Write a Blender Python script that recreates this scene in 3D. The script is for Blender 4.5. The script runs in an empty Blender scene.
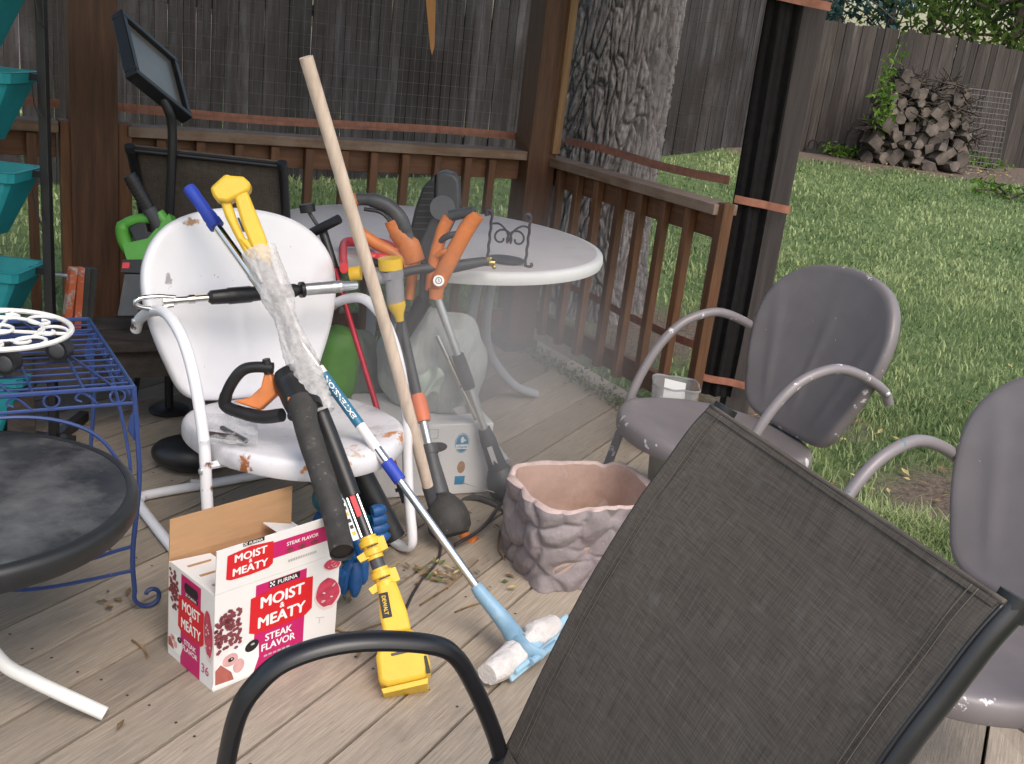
import bpy, bmesh, math, random
import numpy as np
from math import sin, cos, pi, radians, sqrt, hypot, atan2
from mathutils import Vector, Matrix, noise
random.seed(7); RNG = np.random.default_rng(11)
D = bpy.data
scene = bpy.context.scene
COL = scene.collection

# ------------------------------------------------------------------ camera
PITCH, ROLL, FPX, EYE = radians(18.15), radians(6.8), 1012.0, 1.39
_f = Vector((0, cos(PITCH), -sin(PITCH))); _u = Vector((0, sin(PITCH), cos(PITCH))); _r = Vector((1, 0, 0))
CR = _r * cos(ROLL) + _u * sin(ROLL); CU = -_r * sin(ROLL) + _u * cos(ROLL); CF = _f
EYEP = Vector((0, 0, EYE))
cam = D.cameras.new('camera'); camo = D.objects.new('camera', cam); COL.objects.link(camo)
camo.matrix_world = Matrix(((CR.x, CU.x, -CF.x, 0), (CR.y, CU.y, -CF.y, 0), (CR.z, CU.z, -CF.z, EYE), (0, 0, 0, 1)))
cam.sensor_width = 36; cam.lens = 36 * FPX / 1024; cam.clip_start = 0.02; cam.clip_end = 600
scene.camera = camo

# survey helpers: where a sight line meets a height, a distance or an upright plane
def sight(x, y): return CF + CR * ((x - 512) / FPX) - CU * ((y - 382) / FPX)
def Z(x, y, z=0.0):
    d = sight(x, y); return EYEP + d * ((z - EYE) / d.z)
def Y(x, y, dist):
    d = sight(x, y); return EYEP + d * (dist / d.y)
def PL(x, y, p0, n):
    d = sight(x, y); n = Vector(n); return EYEP + d * ((Vector(p0) - EYEP).dot(n) / d.dot(n))

# ------------------------------------------------------------------ materials
def lin(c): return tuple(((v / 255) / 12.92 if v / 255 <= .04045 else ((v / 255 + .055) / 1.055) ** 2.4) for v in c)
MATS = {}
def M(name, col, rough=.6, metal=0, var=.12, scale=14, stretch=(1, 1, 1), bump=0, bscale=60, bstretch=None, spot=None, spot2=None,
      attr=0, alpha=1, trans=0, coat=0, spec=.5, detail=4, marks=(), chips=None):
    """procedural surface: base colour broken by noise, optional worn/dirty patches and relief"""
    if name in MATS: return MATS[name]
    m = D.materials.new(name); m.use_nodes = True; N = m.node_tree.nodes; L = m.node_tree.links
    b = N['Principled BSDF']; tc = N.new('ShaderNodeTexCoord')
    def nz(sc, st, det=4, rg=.6):
        mp = N.new('ShaderNodeMapping'); mp.inputs['Scale'].default_value = st; L.new(tc.outputs['Object'], mp.inputs['Vector'])
        t = N.new('ShaderNodeTexNoise'); t.inputs['Scale'].default_value = sc; t.inputs['Detail'].default_value = det
        t.inputs['Roughness'].default_value = rg; L.new(mp.outputs['Vector'], t.inputs['Vector']); return t.outputs['Fac']
    def ramp(fac, a, c, p0=.3, p1=.7):
        r = N.new('ShaderNodeValToRGB'); r.color_ramp.elements[0].position = p0; r.color_ramp.elements[1].position = p1
        r.color_ramp.elements[0].color = (*a, 1); r.color_ramp.elements[1].color = (*c, 1); L.new(fac, r.inputs['Fac']); return r.outputs['Color']
    def mix(fac, a, c, mode='MIX'):
        x = N.new('ShaderNodeMix'); x.data_type = 'RGBA'; x.blend_type = mode
        if isinstance(fac, (int, float)): x.inputs[0].default_value = fac
        else: L.new(fac, x.inputs[0])
        for i, v in ((6, a), (7, c)):
            if isinstance(v, tuple): x.inputs[i].default_value = (*v, 1)
            else: L.new(v, x.inputs[i])
        return x.outputs[2]
    lo = tuple(max(0, v * (1 - var)) for v in col); hi = tuple(min(1, v * (1 + var)) for v in col)
    c = ramp(nz(scale, stretch, detail), lo, hi)
    for s in (spot, spot2):
        if s:
            sc, cc, p0, p1 = s[:4]; st = s[4] if len(s) > 4 else (1, 1, 1)
            c = mix(ramp(nz(sc, st, 6, .65), (0, 0, 0), (1, 1, 1), p0, p1), c, cc)
    for pos, sc3, cc in marks:      # a stain with a place of its own on the object
        mp = N.new('ShaderNodeMapping'); mp.vector_type = 'TEXTURE'; mp.inputs['Location'].default_value = pos; mp.inputs['Scale'].default_value = sc3; L.new(tc.outputs['Object'], mp.inputs['Vector'])
        ln = N.new('ShaderNodeVectorMath'); ln.operation = 'LENGTH'; L.new(mp.outputs[0], ln.inputs[0])
        ad = N.new('ShaderNodeMath'); ad.operation = 'SUBTRACT'; L.new(nz(55, (1, 1, 1), 5), ad.inputs[0])
        ml = N.new('ShaderNodeMath'); ml.operation = 'MULTIPLY'; ml.inputs[1].default_value = .32; L.new(ln.outputs['Value'], ml.inputs[0]); L.new(ml.outputs[0], ad.inputs[1])
        c = mix(ramp(ad.outputs[0], (0, 0, 0), (1, 1, 1), .22, .34), c, cc)
    if chips:                        # bare patches along the parts marked as edges
        sc, cc, p0, p1_ = chips; at2 = N.new('ShaderNodeAttribute'); at2.attribute_name = 'v'
        mu = N.new('ShaderNodeMath'); mu.operation = 'MULTIPLY'; L.new(nz(sc, (1, 1, 1), 5), mu.inputs[0]); L.new(at2.outputs['Fac'], mu.inputs[1])
        c = mix(ramp(mu.outputs[0], (0, 0, 0), (1, 1, 1), p0, p1_), c, cc)
    if attr:
        a = N.new('ShaderNodeAttribute'); a.attribute_name = 'v'
        g = N.new('ShaderNodeMapRange'); g.inputs['To Min'].default_value = 1 - attr; g.inputs['To Max'].default_value = 1 + attr
        L.new(a.outputs['Fac'], g.inputs['Value'])
        vv = N.new('ShaderNodeVectorMath'); vv.operation = 'SCALE'; L.new(c, vv.inputs[0]); L.new(g.outputs['Result'], vv.inputs['Scale']); c = vv.outputs[0]
    L.new(c, b.inputs['Base Color'])
    b.inputs['Roughness'].default_value = rough; b.inputs['Metallic'].default_value = metal
    b.inputs['Specular IOR Level'].default_value = spec
    b.inputs['Coat Weight'].default_value = coat
    b.inputs['Transmission Weight'].default_value = trans
    b.inputs['Alpha'].default_value = alpha
    if bump:
        bp = N.new('ShaderNodeBump'); bp.inputs['Strength'].default_value = 1; bp.inputs['Distance'].default_value = bump
        L.new(nz(bscale, bstretch or stretch, 6, .65), bp.inputs['Height']); L.new(bp.outputs['Normal'], b.inputs['Normal'])
    MATS[name] = m; return m

K = lin
m_deck = M('deck wood', (.325, .272, .218), .75, var=.26, scale=9, stretch=(24, .9, 9), bump=.0018, bscale=40, bstretch=(14, .6, 8), detail=9,
           spot=(3.2, (.19, .16, .14), .52, .82, (2.2, .8, 2)), spot2=(30, (.11, .085, .065), .64, .72, (4, .28, 1)), attr=.26)
m_rail = M('stained rail wood', (.145, .062, .028), .6, var=.3, scale=9, stretch=(.6, 8, 8), bump=.001, bscale=30, spot=(5, (.11, .06, .035), .5, .75), attr=.2)
m_railv = M('stained upright wood', (.145, .062, .028), .6, var=.3, scale=9, stretch=(8, 8, .6), bump=.001, bscale=30, spot=(5, (.10, .055, .03), .5, .75), attr=.22)
m_cap = M('weathered cap rail', (.17, .105, .068), .65, var=.3, scale=9, stretch=(.6, 8, 8), bump=.001, bscale=30, spot=(4, (.26, .19, .15), .48, .68), attr=.1)
m_post = M('stained post wood', (.098, .043, .021), .6, var=.4, scale=6, stretch=(7, 7, .5), bump=.0015, bscale=25, spot=(3, (.085, .042, .024), .5, .72))
m_postl = M('tan post wood', (.25, .135, .06), .6, var=.3, scale=6, stretch=(7, 7, .5), bump=.0015, bscale=25)
m_gpost = M('grey post wood', (.055, .046, .047), .8, var=.3, scale=6, stretch=(9, 9, .4), bump=.002, bscale=30)
m_drape = M('black shade cloth', (.011, .010, .011), .9, var=.3, scale=30, bump=.001, bscale=160, spec=.2)
m_ribbon = M('orange ribbon', (.33, .135, .09), .6, var=.25, scale=30, bump=.001, bscale=100)
m_wire = M('galvanised wire', (.20, .185, .18), .5, .5, var=.2)
m_fence = M('weathered fence wood', (.032, .027, .028), .85, var=.6, scale=4, stretch=(9, 9, .6), bump=.003, bscale=30, detail=6,
            spot=(2.6, (.085, .080, .088), .50, .72, (3.5, 3.5, .4)), spot2=(1.3, (.020, .014, .014), .48, .64, (1, 1, .8)), attr=.35)
m_fence2 = M('greyed fence wood', (.044, .036, .033), .85, var=.5, scale=4, stretch=(9, 9, .6), bump=.003, bscale=30, detail=6,
             spot=(2.0, (.04, .03, .026), .46, .70, (3, 3, .5)), spot2=(3, (.095, .085, .082), .56, .74, (3, 3, .3)), attr=.35)
m_white = M('chipped white paint', (.75, .75, .80), .33, var=.03, scale=6, spot=(7, (.36, .14, .05), .70, .73), spot2=(34, (.28, .25, .26), .69, .70), coat=.2, marks=(((.13, -.235, .842), (.03, .03, .012), (.40, .22, .10)), ((.215, -.19, .70), (.012, .03, .03), (.35, .33, .34)), ((.235, -.17, .63), (.02, .03, .006), (.30, .28, .29)), ((.2875, .285, .36), (.02, .02, .012), (.16, .06, .025)), ((.2875, .29, .30), (.016, .016, .010), (.30, .12, .05)), ((.305, -.20, .57), (.02, .02, .012), (.10, .04, .02))), chips=(16, (.44, .28, .18), .63, .67))
m_whiteseat = M('stained white paint', (.66, .655, .70), .38, var=.08, scale=6, spot=(6, (.42, .18, .07), .655, .70, (1, 3, 1)), spot2=(9, (.46, .45, .47), .52, .72), marks=(((.06, .462, .388), (.075, .03, .016), (.50, .19, .05)), ((-.165, .385, .40), (.045, .04, .02), (.50, .20, .06)), ((.225, .36, .375), (.012, .03, .05), (.34, .12, .04)), ((-.02, .44, .40), (.05, .03, .008), (.5, .40, .34))), chips=(22, (.42, .24, .14), .645, .68))
m_gray = M('mauve grey paint', (.192, .172, .180), .45, var=.07, scale=8, spot=(34, (.62, .60, .62), .70, .715), spot2=(5, (.158, .140, .147), .42, .8), coat=.1, chips=(26, (.60, .58, .59), .60, .615))
m_graytube = M('chipped mauve tube paint', (.222, .20, .213), .42, var=.06, scale=8, spot=(26, (.66, .64, .66), .615, .63), coat=.15)
m_graytube2 = M('mauve tube paint over teal', (.222, .20, .213), .4, var=.06, scale=8, spot=(24, (.03, .20, .20), .645, .665), coat=.15)
m_black = M('black plastic', (.014, .014, .016), .42, var=.2, scale=20, spot=(14, (.05, .05, .05), .6, .8))
m_blackmet = M('black painted tube', (.010, .010, .013), .42, var=.2, scale=20, spot=(50, (.16, .16, .16), .74, .76), coat=.2)
m_dusty = M('dusty black plastic', (.038, .036, .035), .75, var=.3, scale=25, spot=(60, (.13, .125, .12), .6, .7), bump=.0006, bscale=150)
m_dgray = M('dark grey plastic', (.055, .058, .066), .5, var=.15, scale=20, spot=(10, (.09, .09, .09), .55, .8))
m_orange = M('orange plastic', (.62, .19, .05), .5, var=.12, spot=(20, (.40, .14, .06), .5, .75))
m_orangeo = M('orange collar', (.78, .19, .08), .45, var=.08)
m_yellow = M('yellow plastic', (.74, .48, .045), .4, var=.08, spot=(30, (.45, .30, .05), .70, .76))
m_chrome = M('chrome tube', (.72, .71, .70), .16, 1, var=.06)
m_alu = M('brushed aluminium', (.68, .69, .72), .34, .85, var=.08, scale=40)
m_brass = M('brass', (.75, .58, .22), .25, 1, var=.1)
m_blue = M('blue grip', (.022, .055, .42), .5, var=.1, bump=.0012, bscale=170)
m_sky = M('pale blue plastic', (.22, .38, .53), .45, var=.15, spot=(18, (.36, .50, .60), .5, .75))
m_skyt = M('clear blue plastic', (.36, .58, .74), .3, var=.06, alpha=.85)
m_cotton = M('dirty white cotton', (.72, .68, .67), .95, var=.1, bump=.006, bscale=90, spot=(14, (.5, .42, .38), .6, .85))
m_teal = M('turquoise plastic', (.010, .22, .255), .5, var=.12, spot=(9, (.08, .27, .29), .6, .85))
m_bluemet = M('chipped blue paint', (.028, .055, .185), .42, var=.12, spot=(35, (.45, .48, .6), .68, .71))
m_wpaint = M('white wire paint', (.78, .78, .77), .4, var=.04)
m_glass = M('dirty black glass', (.030, .030, .031), .35, var=.4, scale=7, spot=(5, (.17, .17, .17), .42, .80), spot2=(70, (.22, .22, .22), .64, .8), bump=.0004, bscale=220)
m_vinyl = M('black rubber rim', (.018, .019, .021), .45, var=.2, spot=(60, (.3, .3, .3), .76, .78))
m_table = M('stone white resin', (.66, .60, .585), .55, var=.05, scale=180, spot=(5, (.52, .48, .47), .5, .8))
m_tablelip = M('white resin lip', (.80, .79, .79), .45, var=.03)
m_leg = M('grey table leg', (.36, .38, .43), .45, var=.06)
m_iron = M('dark wrought iron', (.055, .045, .05), .55, .3, var=.3, scale=40, bump=.0008, bscale=120)
m_rock = M('mauve moulded stone', (.275, .24, .25), .9, var=.25, scale=9, bump=.004, bscale=45, detail=7, spot=(5, (.22, .18, .20), .46, .66), spot2=(110, (.42, .37, .38), .62, .72))
m_rockin = M('pink terracotta inside', (.46, .32, .27), .9, var=.15, scale=7, bump=.0012, bscale=90, spot=(4, (.30, .19, .14), .48, .72), spot2=(9, (.50, .41, .38), .58, .72))
m_rim = M('worn planter rim', (.50, .39, .37), .9, var=.2, scale=25, bump=.003, bscale=90)
m_card = M('white card', (.76, .75, .76), .55, var=.02)
m_kraft = M('kraft cardboard', (.40, .235, .12), .8, var=.08, scale=10, stretch=(1, 1, 8))
m_red = M('print red', (.62, .012, .022), .45, var=.03)
m_mag = M('print magenta', (.52, .012, .14), .45, var=.03)
m_wprint = M('print white', (.86, .86, .86), .5, var=.01)
m_kprint = M('print black', (.012, .012, .014), .5, var=.05)
m_kib = M('print kibble brown', (.20, .045, .06), .5, var=.35, scale=120)
m_steak = M('print steak pink', (.50, .05, .10), .5, var=.3, scale=60)
m_steakw = M('print pale rim', (.72, .60, .60), .5, var=.05)
m_dog1 = M('print russet', (.42, .12, .10), .5, var=.15, scale=50)
m_dog2 = M('print pink nose bridge', (.66, .38, .38), .5, var=.1, scale=50)
m_grayp = M('print grey', (.45, .44, .46), .5)
m_bag = M('milky green plastic film', (.60, .64, .63), .35, var=.16, scale=5, stretch=(3, 1, .6), alpha=.80, bump=.010, bscale=22, spot=(4, (.30, .36, .34), .5, .8))
m_bubble = M('bubble wrap film', (.80, .78, .80), .15, var=.2, scale=45, alpha=.5, bump=.006, bscale=95, spot=(60, (.9, .88, .9), .58, .66))
m_clear = M('clear film', (.6, .62, .64), .15, var=.1, alpha=.38, bump=.004, bscale=40)
m_clearcup = M('smoky clear plastic', (.42, .42, .46), .2, var=.1, alpha=.6)
m_redmet = M('red anodised tube', (.42, .012, .035), .3, .35, var=.1)
m_redpl = M('red plastic', (.62, .045, .06), .45, var=.1)
m_lime = M('lime green plastic', (.085, .33, .045), .45, var=.1)
m_lime2 = M('grass green plastic', (.10, .26, .05), .5, var=.12)
m_wood = M('pale wooden handle', (.58, .47, .39), .65, var=.16, scale=12, stretch=(6, 6, .8), spot=(8, (.40, .31, .25), .55, .8))
m_paddle = M('tan wood', (.48, .22, .075), .6, var=.12, scale=8, stretch=(6, 6, .8))
m_glove = M('blue rubber', (.012, .085, .27), .45, var=.3, scale=30, spot=(26, (.05, .25, .45), .6, .75))
m_glove2 = M('green rubber', (.012, .12, .15), .4, var=.3, scale=30)
m_soil = M('dry leaves', (.19, .12, .06), .9, var=.5, scale=30)
m_leafg = M('fallen green leaf', (.10, .13, .04), .8, var=.4, scale=30)
m_leafy = M('fallen yellow leaf', (.46, .36, .15), .8, var=.3, scale=30)
m_darkwood = M('dark old timber', (.035, .028, .025), .85, var=.5, scale=5, stretch=(.8, 6, 6), bump=.002, bscale=30)
m_sling0 = None
m_frost = M('frosted dark panel', (.17, .165, .16), .3, var=.25, scale=4)
m_rust = M('worn orange paint', (.40, .09, .035), .6, var=.2, spot=(18, (.30, .29, .28), .52, .58))
m_dkpaint = M('worn dark paint', (.03, .033, .035), .55, var=.3, spot=(16, (.2, .2, .2), .66, .7))
m_bucket = M('beige bucket plastic', (.44, .41, .35), .6, var=.08)
m_paper = M('white paper', (.78, .78, .78), .8, var=.03)
m_bark = M('oak bark', (.145, .133, .138), .95, var=.4, scale=14, stretch=(1, 1, .35), bump=.012, bscale=30, bstretch=(1, 1, .28), detail=8, attr=.5)
m_bark2 = M('young bark', (.07, .055, .045), .95, var=.4, scale=14, bump=.01, bscale=22)
m_logend = M('split log face', (.105, .086, .077), .9, var=.45, scale=9, bump=.004, bscale=30, attr=.55, spot=(7, (.10, .075, .06), .5, .68))
m_logbark = M('log bark', (.055, .043, .036), .95, var=.5, scale=16, bump=.006, bscale=40, attr=.3)
m_wall = M('pale siding', (.7, .7, .7), .8, var=.05)

def leafmat(name, a, b, tr=.35):
    m = D.materials.new(name); m.use_nodes = True; N = m.node_tree.nodes; L = m.node_tree.links
    N.remove(N['Principled BSDF']); out = N['Material Output']
    at = N.new('ShaderNodeAttribute'); at.attribute_name = 'v'
    r = N.new('ShaderNodeValToRGB'); r.color_ramp.elements[0].color = (*a, 1); r.color_ramp.elements[1].color = (*b, 1); L.new(at.outputs['Fac'], r.inputs['Fac'])
    d = N.new('ShaderNodeBsdfDiffuse'); t = N.new('ShaderNodeBsdfTranslucent'); x = N.new('ShaderNodeMixShader'); x.inputs[0].default_value = tr
    L.new(r.outputs['Color'], d.inputs['Color']); L.new(r.outputs['Color'], t.inputs['Color'])
    L.new(d.outputs[0], x.inputs[1]); L.new(t.outputs[0], x.inputs[2]); L.new(x.outputs[0], out.inputs['Surface']); return m
m_grass = leafmat('grass blades', (.10, .172, .066), (.54, .60, .31))
m_leaf = leafmat('maple leaves', (.022, .05, .013), (.15, .23, .055), .5)
m_leafd = leafmat('dark leaves', (.01, .028, .01), (.05, .095, .025), .4)
m_spruce = leafmat('blue spruce needles', (.012, .032, .03), (.06, .11, .105), .2)
m_vine = leafmat('vine leaves', (.04, .10, .02), (.20, .33, .06), .35)

def ground_material():
    m = D.materials.new('lawn soil'); m.use_nodes = True; N = m.node_tree.nodes; L = m.node_tree.links; b = N['Principled BSDF']
    tc = N.new('ShaderNodeTexCoord')
    def nz(s, d=5):
        t = N.new('ShaderNodeTexNoise'); t.inputs['Scale'].default_value = s; t.inputs['Detail'].default_value = d; t.inputs['Roughness'].default_value = .65
        L.new(tc.outputs['Object'], t.inputs['Vector']); return t.outputs['Fac']
    def ramp(f, a, c, p, q):
        r = N.new('ShaderNodeValToRGB'); r.color_ramp.elements[0].position = p; r.color_ramp.elements[1].position = q
        r.color_ramp.elements[0].color = (*a, 1); r.color_ramp.elements[1].color = (*c, 1); L.new(f, r.inputs[0]); return r.outputs[0]
    g = ramp(nz(9), (.06, .105, .03), (.15, .21, .07), .3, .7)
    s = ramp(nz(40, 8), (.075, .052, .04), (.21, .155, .12), .3, .7)
    at = N.new('ShaderNodeAttribute'); at.attribute_name = 'v'
    x = N.new('ShaderNodeMix'); x.data_type = 'RGBA'; L.new(at.outputs['Fac'], x.inputs[0]); L.new(g, x.inputs[6]); L.new(s, x.inputs[7])
    L.new(x.outputs[2], b.inputs['Base Color']); b.inputs['Roughness'].default_value = .95
    bp = N.new('ShaderNodeBump'); bp.inputs['Distance'].default_value = .03; L.new(nz(30, 8), bp.inputs['Height']); L.new(bp.outputs[0], b.inputs['Normal'])
    return m
m_ground = ground_material()

def sling_material():
    m = D.materials.new('woven sling fabric'); m.use_nodes = True; N = m.node_tree.nodes; L = m.node_tree.links; b = N['Principled BSDF']
    tc = N.new('ShaderNodeTexCoord')
    def nz(st, s=1, det=3):
        mp = N.new('ShaderNodeMapping'); mp.inputs['Scale'].default_value = st; L.new(tc.outputs['Object'], mp.inputs['Vector'])
        t = N.new('ShaderNodeTexNoise'); t.inputs['Scale'].default_value = s; t.inputs['Detail'].default_value = det; L.new(mp.outputs[0], t.inputs['Vector']); return t.outputs['Fac']
    def math_(op, a, c):
        n = N.new('ShaderNodeMath'); n.operation = op
        for i, v in enumerate((a, c)):
            if isinstance(v, (int, float)): n.inputs[i].default_value = v
            else: L.new(v, n.inputs[i])
        return n.outputs[0]
    a = nz((950, 26, 26)); c = nz((20, 500, 900)); d = nz((1, 1, 1), 6, 5); e = nz((1, 1, 1), 14, 6)
    s = math_('ADD', math_('MULTIPLY', a, .5), math_('MULTIPLY', c, .5))
    r = N.new('ShaderNodeValToRGB'); cr = r.color_ramp; cr.elements[0].position = .36; cr.elements[1].position = .64
    cr.elements[0].color = (.066, .055, .047, 1); cr.elements[1].color = (.158, .133, .112, 1); L.new(s, r.inputs[0])
    x = N.new('ShaderNodeMix'); x.data_type = 'RGBA'; x.blend_type = 'MULTIPLY'; x.inputs[0].default_value = .6
    r2 = N.new('ShaderNodeValToRGB'); r2.color_ramp.elements[0].position = .3; r2.color_ramp.elements[1].position = .7
    r2.color_ramp.elements[0].color = (.68, .66, .66, 1); r2.color_ramp.elements[1].color = (1, 1, 1, 1); L.new(d, r2.inputs[0])
    L.new(r.outputs[0], x.inputs[6]); L.new(r2.outputs[0], x.inputs[7])
    y = N.new('ShaderNodeMix'); y.data_type = 'RGBA'; r3 = N.new('ShaderNodeValToRGB'); r3.color_ramp.elements[0].position = .66; r3.color_ramp.elements[1].position = .80
    r3.color_ramp.elements[0].color = (0, 0, 0, 1); r3.color_ramp.elements[1].color = (.4, .4, .4, 1); L.new(e, r3.inputs[0]); L.new(r3.outputs[0], y.inputs[0])
    L.new(x.outputs[2], y.inputs[6]); y.inputs[7].default_value = (.24, .23, .22, 1)
    L.new(y.outputs[2], b.inputs['Base Color']); b.inputs['Roughness'].default_value = .75; b.inputs['Specular IOR Level'].default_value = .3
    bp = N.new('ShaderNodeBump'); bp.inputs['Distance'].default_value = .0008; L.new(s, bp.inputs['Height']); L.new(bp.outputs[0], b.inputs['Normal'])
    return m
m_sling = sling_material()

def veil_material():
    m = D.materials.new('veil'); m.use_nodes = True; N = m.node_tree.nodes; L = m.node_tree.links; N.remove(N['Principled BSDF']); out = N['Material Output']
    v = N.new('ShaderNodeVolumePrincipled'); v.inputs['Color'].default_value = (.95, .93, .95, 1); v.inputs['Anisotropy'].default_value = .0
    tc = N.new('ShaderNodeTexCoord'); mp = N.new('ShaderNodeMapping'); mp.inputs['Scale'].default_value = (1 / .62, 1 / .62, 1 / .60); L.new(tc.outputs['Object'], mp.inputs['Vector'])
    g = N.new('ShaderNodeTexGradient'); g.gradient_type = 'QUADRATIC_SPHERE'; L.new(mp.outputs[0], g.inputs[0])
    n = N.new('ShaderNodeTexNoise'); n.inputs['Scale'].default_value = 3.5; n.inputs['Detail'].default_value = 3; L.new(tc.outputs['Object'], n.inputs['Vector'])
    a = N.new('ShaderNodeMath'); a.operation = 'MULTIPLY'; L.new(g.outputs['Fac'], a.inputs[0]); L.new(n.outputs['Fac'], a.inputs[1])
    b = N.new('ShaderNodeMath'); b.operation = 'MULTIPLY'; b.inputs[1].default_value = 4.4; L.new(a.outputs[0], b.inputs[0]); L.new(b.outputs[0], v.inputs['Density'])
    L.new(v.outputs[0], out.inputs['Volume']); return m
m_veil = veil_material()

# ------------------------------------------------------------------ geometry kit
def V3(p): return Vector((float(p[0]), float(p[1]), float(p[2])))
def g_box(c, s, rot=None):
    cx, cy, cz = c; hx, hy, hz = s[0] / 2, s[1] / 2, s[2] / 2
    v = [Vector((a * hx, b * hy, d * hz)) for a in (-1, 1) for b in (-1, 1) for d in (-1, 1)]
    if rot is not None: v = [rot @ p for p in v]
    v = [p + Vector(c) for p in v]
    return v, [(0, 1, 3, 2), (4, 6, 7, 5), (0, 4, 5, 1), (2, 3, 7, 6), (0, 2, 6, 4), (1, 5, 7, 3)]
def spline(pts, k=8, closed=False):
    P = [V3(p) for p in pts]; n = len(P); out = []
    rng = range(n if closed else n - 1)
    for i in rng:
        p1, p2 = P[i], P[(i + 1) % n]
        p0 = P[(i - 1) % n] if (closed or i > 0) else p1 * 2 - p2
        p3 = P[(i + 2) % n] if (closed or i + 2 < n) else p2 * 2 - p1
        for j in range(k):
            t = j / k
            out.append(.5 * ((2 * p1) + (p2 - p0) * t + (2 * p0 - 5 * p1 + 4 * p2 - p3) * t * t + (3 * p1 - p0 - 3 * p2 + p3) * t ** 3))
    if not closed: out.append(P[-1].copy())
    return out
def g_tube(pts, r, n=10, closed=False, caps=True, flat=None, up=None):
    P = [V3(p) for p in pts]; m = len(P)
    R_ = list(r) if hasattr(r, '__len__') else [r] * m
    T = []
    for i in range(m):
        a = P[(i - 1) % m] if (closed or i > 0) else P[i]; b = P[(i + 1) % m] if (closed or i < m - 1) else P[i]
        t = b - a; T.append(t.normalized() if t.length > 1e-9 else Vector((0, 0, 1)))
    u = Vector(up) if up else (Vector((0, 0, 1)) if abs(T[0].z) < .9 else Vector((1, 0, 0)))
    v = []
    for i in range(m):
        u = (u - T[i] * u.dot(T[i])); u = u.normalized() if u.length > 1e-6 else T[i].orthogonal().normalized()
        w = T[i].cross(u)
        fu, fw = (1, 1) if flat is None else flat
        for j in range(n):
            a = 2 * pi * j / n; v.append(P[i] + u * (cos(a) * R_[i] * fu) + w * (sin(a) * R_[i] * fw))
    f = []
    for i in range(m if closed else m - 1):
        for j in range(n):
            a = i * n + j; b = i * n + (j + 1) % n; c = ((i + 1) % m) * n + (j + 1) % n; d = ((i + 1) % m) * n + j
            f.append((a, b, c, d))
    if caps and not closed: f += [tuple(reversed(range(n))), tuple(range((m - 1) * n, m * n))]
    return v, f
def g_lathe(prof, n=32, origin=(0, 0, 0), axis=None):
    v, f = [], []; m = len(prof)
    for r, z in prof:
        for j in range(n):
            a = 2 * pi * j / n; v.append(Vector((r * cos(a), r * sin(a), z)))
    for i in range(m - 1):
        for j in range(n): f.append((i * n + j, i * n + (j + 1) % n, (i + 1) * n + (j + 1) % n, (i + 1) * n + j))
    if prof[0][0] > 1e-6: f.append(tuple(reversed(range(n))))
    if prof[-1][0] > 1e-6: f.append(tuple(range((m - 1) * n, m * n)))
    if axis is not None:
        q = Vector((0, 0, 1)).rotation_difference(Vector(axis).normalized()).to_matrix(); v = [q @ p for p in v]
    o = Vector(origin); return [p + o for p in v], f
def g_ball(c, r, n=16, m=10, rot=None):
    rx, ry, rz = (r, r, r) if not hasattr(r, '__len__') else r
    v, f = [], []
    for i in range(m + 1):
        t = pi * i / m
        for j in range(n):
            a = 2 * pi * j / n; p = Vector((rx * sin(t) * cos(a), ry * sin(t) * sin(a), rz * cos(t)))
            v.append((rot @ p if rot else p) + Vector(c))
    for i in range(m):
        for j in range(n): f.append((i * n + j, (i + 1) * n + j, (i + 1) * n + (j + 1) % n, i * n + (j + 1) % n))
    return v, f
def frame(o, x, y):
    x = Vector(x).normalized(); y = Vector(y); y = (y - x * y.dot(x)).normalized(); z = x.cross(y)
    return Matrix(((x.x, y.x, z.x, o[0]), (x.y, y.y, z.y, o[1]), (x.z, y.z, z.z, o[2]), (0, 0, 0, 1)))
def g_prism(poly, z0, z1, mat=None):
    n = len(poly); v = [Vector((x, y, z0)) for x, y in poly] + [Vector((x, y, z1)) for x, y in poly]
    if mat is not None: v = [mat @ p for p in v]
    return v, [tuple(reversed(range(n))), tuple(range(n, 2 * n))] + [(i, (i + 1) % n, n + (i + 1) % n, n + i) for i in range(n)]
def g_grid(fn, nu, nv):
    v = [Vector(fn(i / nu, j / nv)) for i in range(nu + 1) for j in range(nv + 1)]
    return v, [(i * (nv + 1) + j, (i + 1) * (nv + 1) + j, (i + 1) * (nv + 1) + j + 1, i * (nv + 1) + j + 1) for i in range(nu) for j in range(nv)]
_tc = {}
def g_text(s, size, mat, bold=.012, align='CENTER', sx=1.0):
    """flat lettering, lower edge on the x axis, as a thin mesh"""
    key = (s, align)
    if key not in _tc:
        cu = D.curves.new('lettering', 'FONT'); cu.body = s; cu.size = 1; cu.align_x = align; cu.resolution_u = 3
        o = D.objects.new('lettering', cu); COL.objects.link(o); dg = bpy.context.evaluated_depsgraph_get()
        me = D.meshes.new_from_object(o.evaluated_get(dg)); _tc[key] = ([v.co.copy() for v in me.vertices], [tuple(p.vertices) for p in me.polygons])
        D.objects.remove(o); D.curves.remove(cu); D.meshes.remove(me)
    v, f = _tc[key]; V, F = [], []
    offs = [(0, 0)] if bold < .003 else [(-bold * 1.6, 0), (0, bold), (bold * 1.6, 0), (0, -bold)]
    for k, (ox, oy) in enumerate(offs):     # stroke weight from slightly shifted copies, each a hair above the last
        n = len(V); V += [mat @ Vector(((p.x + ox) * size * sx, (p.y + oy) * size, 3e-5 * k)) for p in v]; F += [tuple(i + n for i in q) for q in f]
    return V, F

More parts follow.
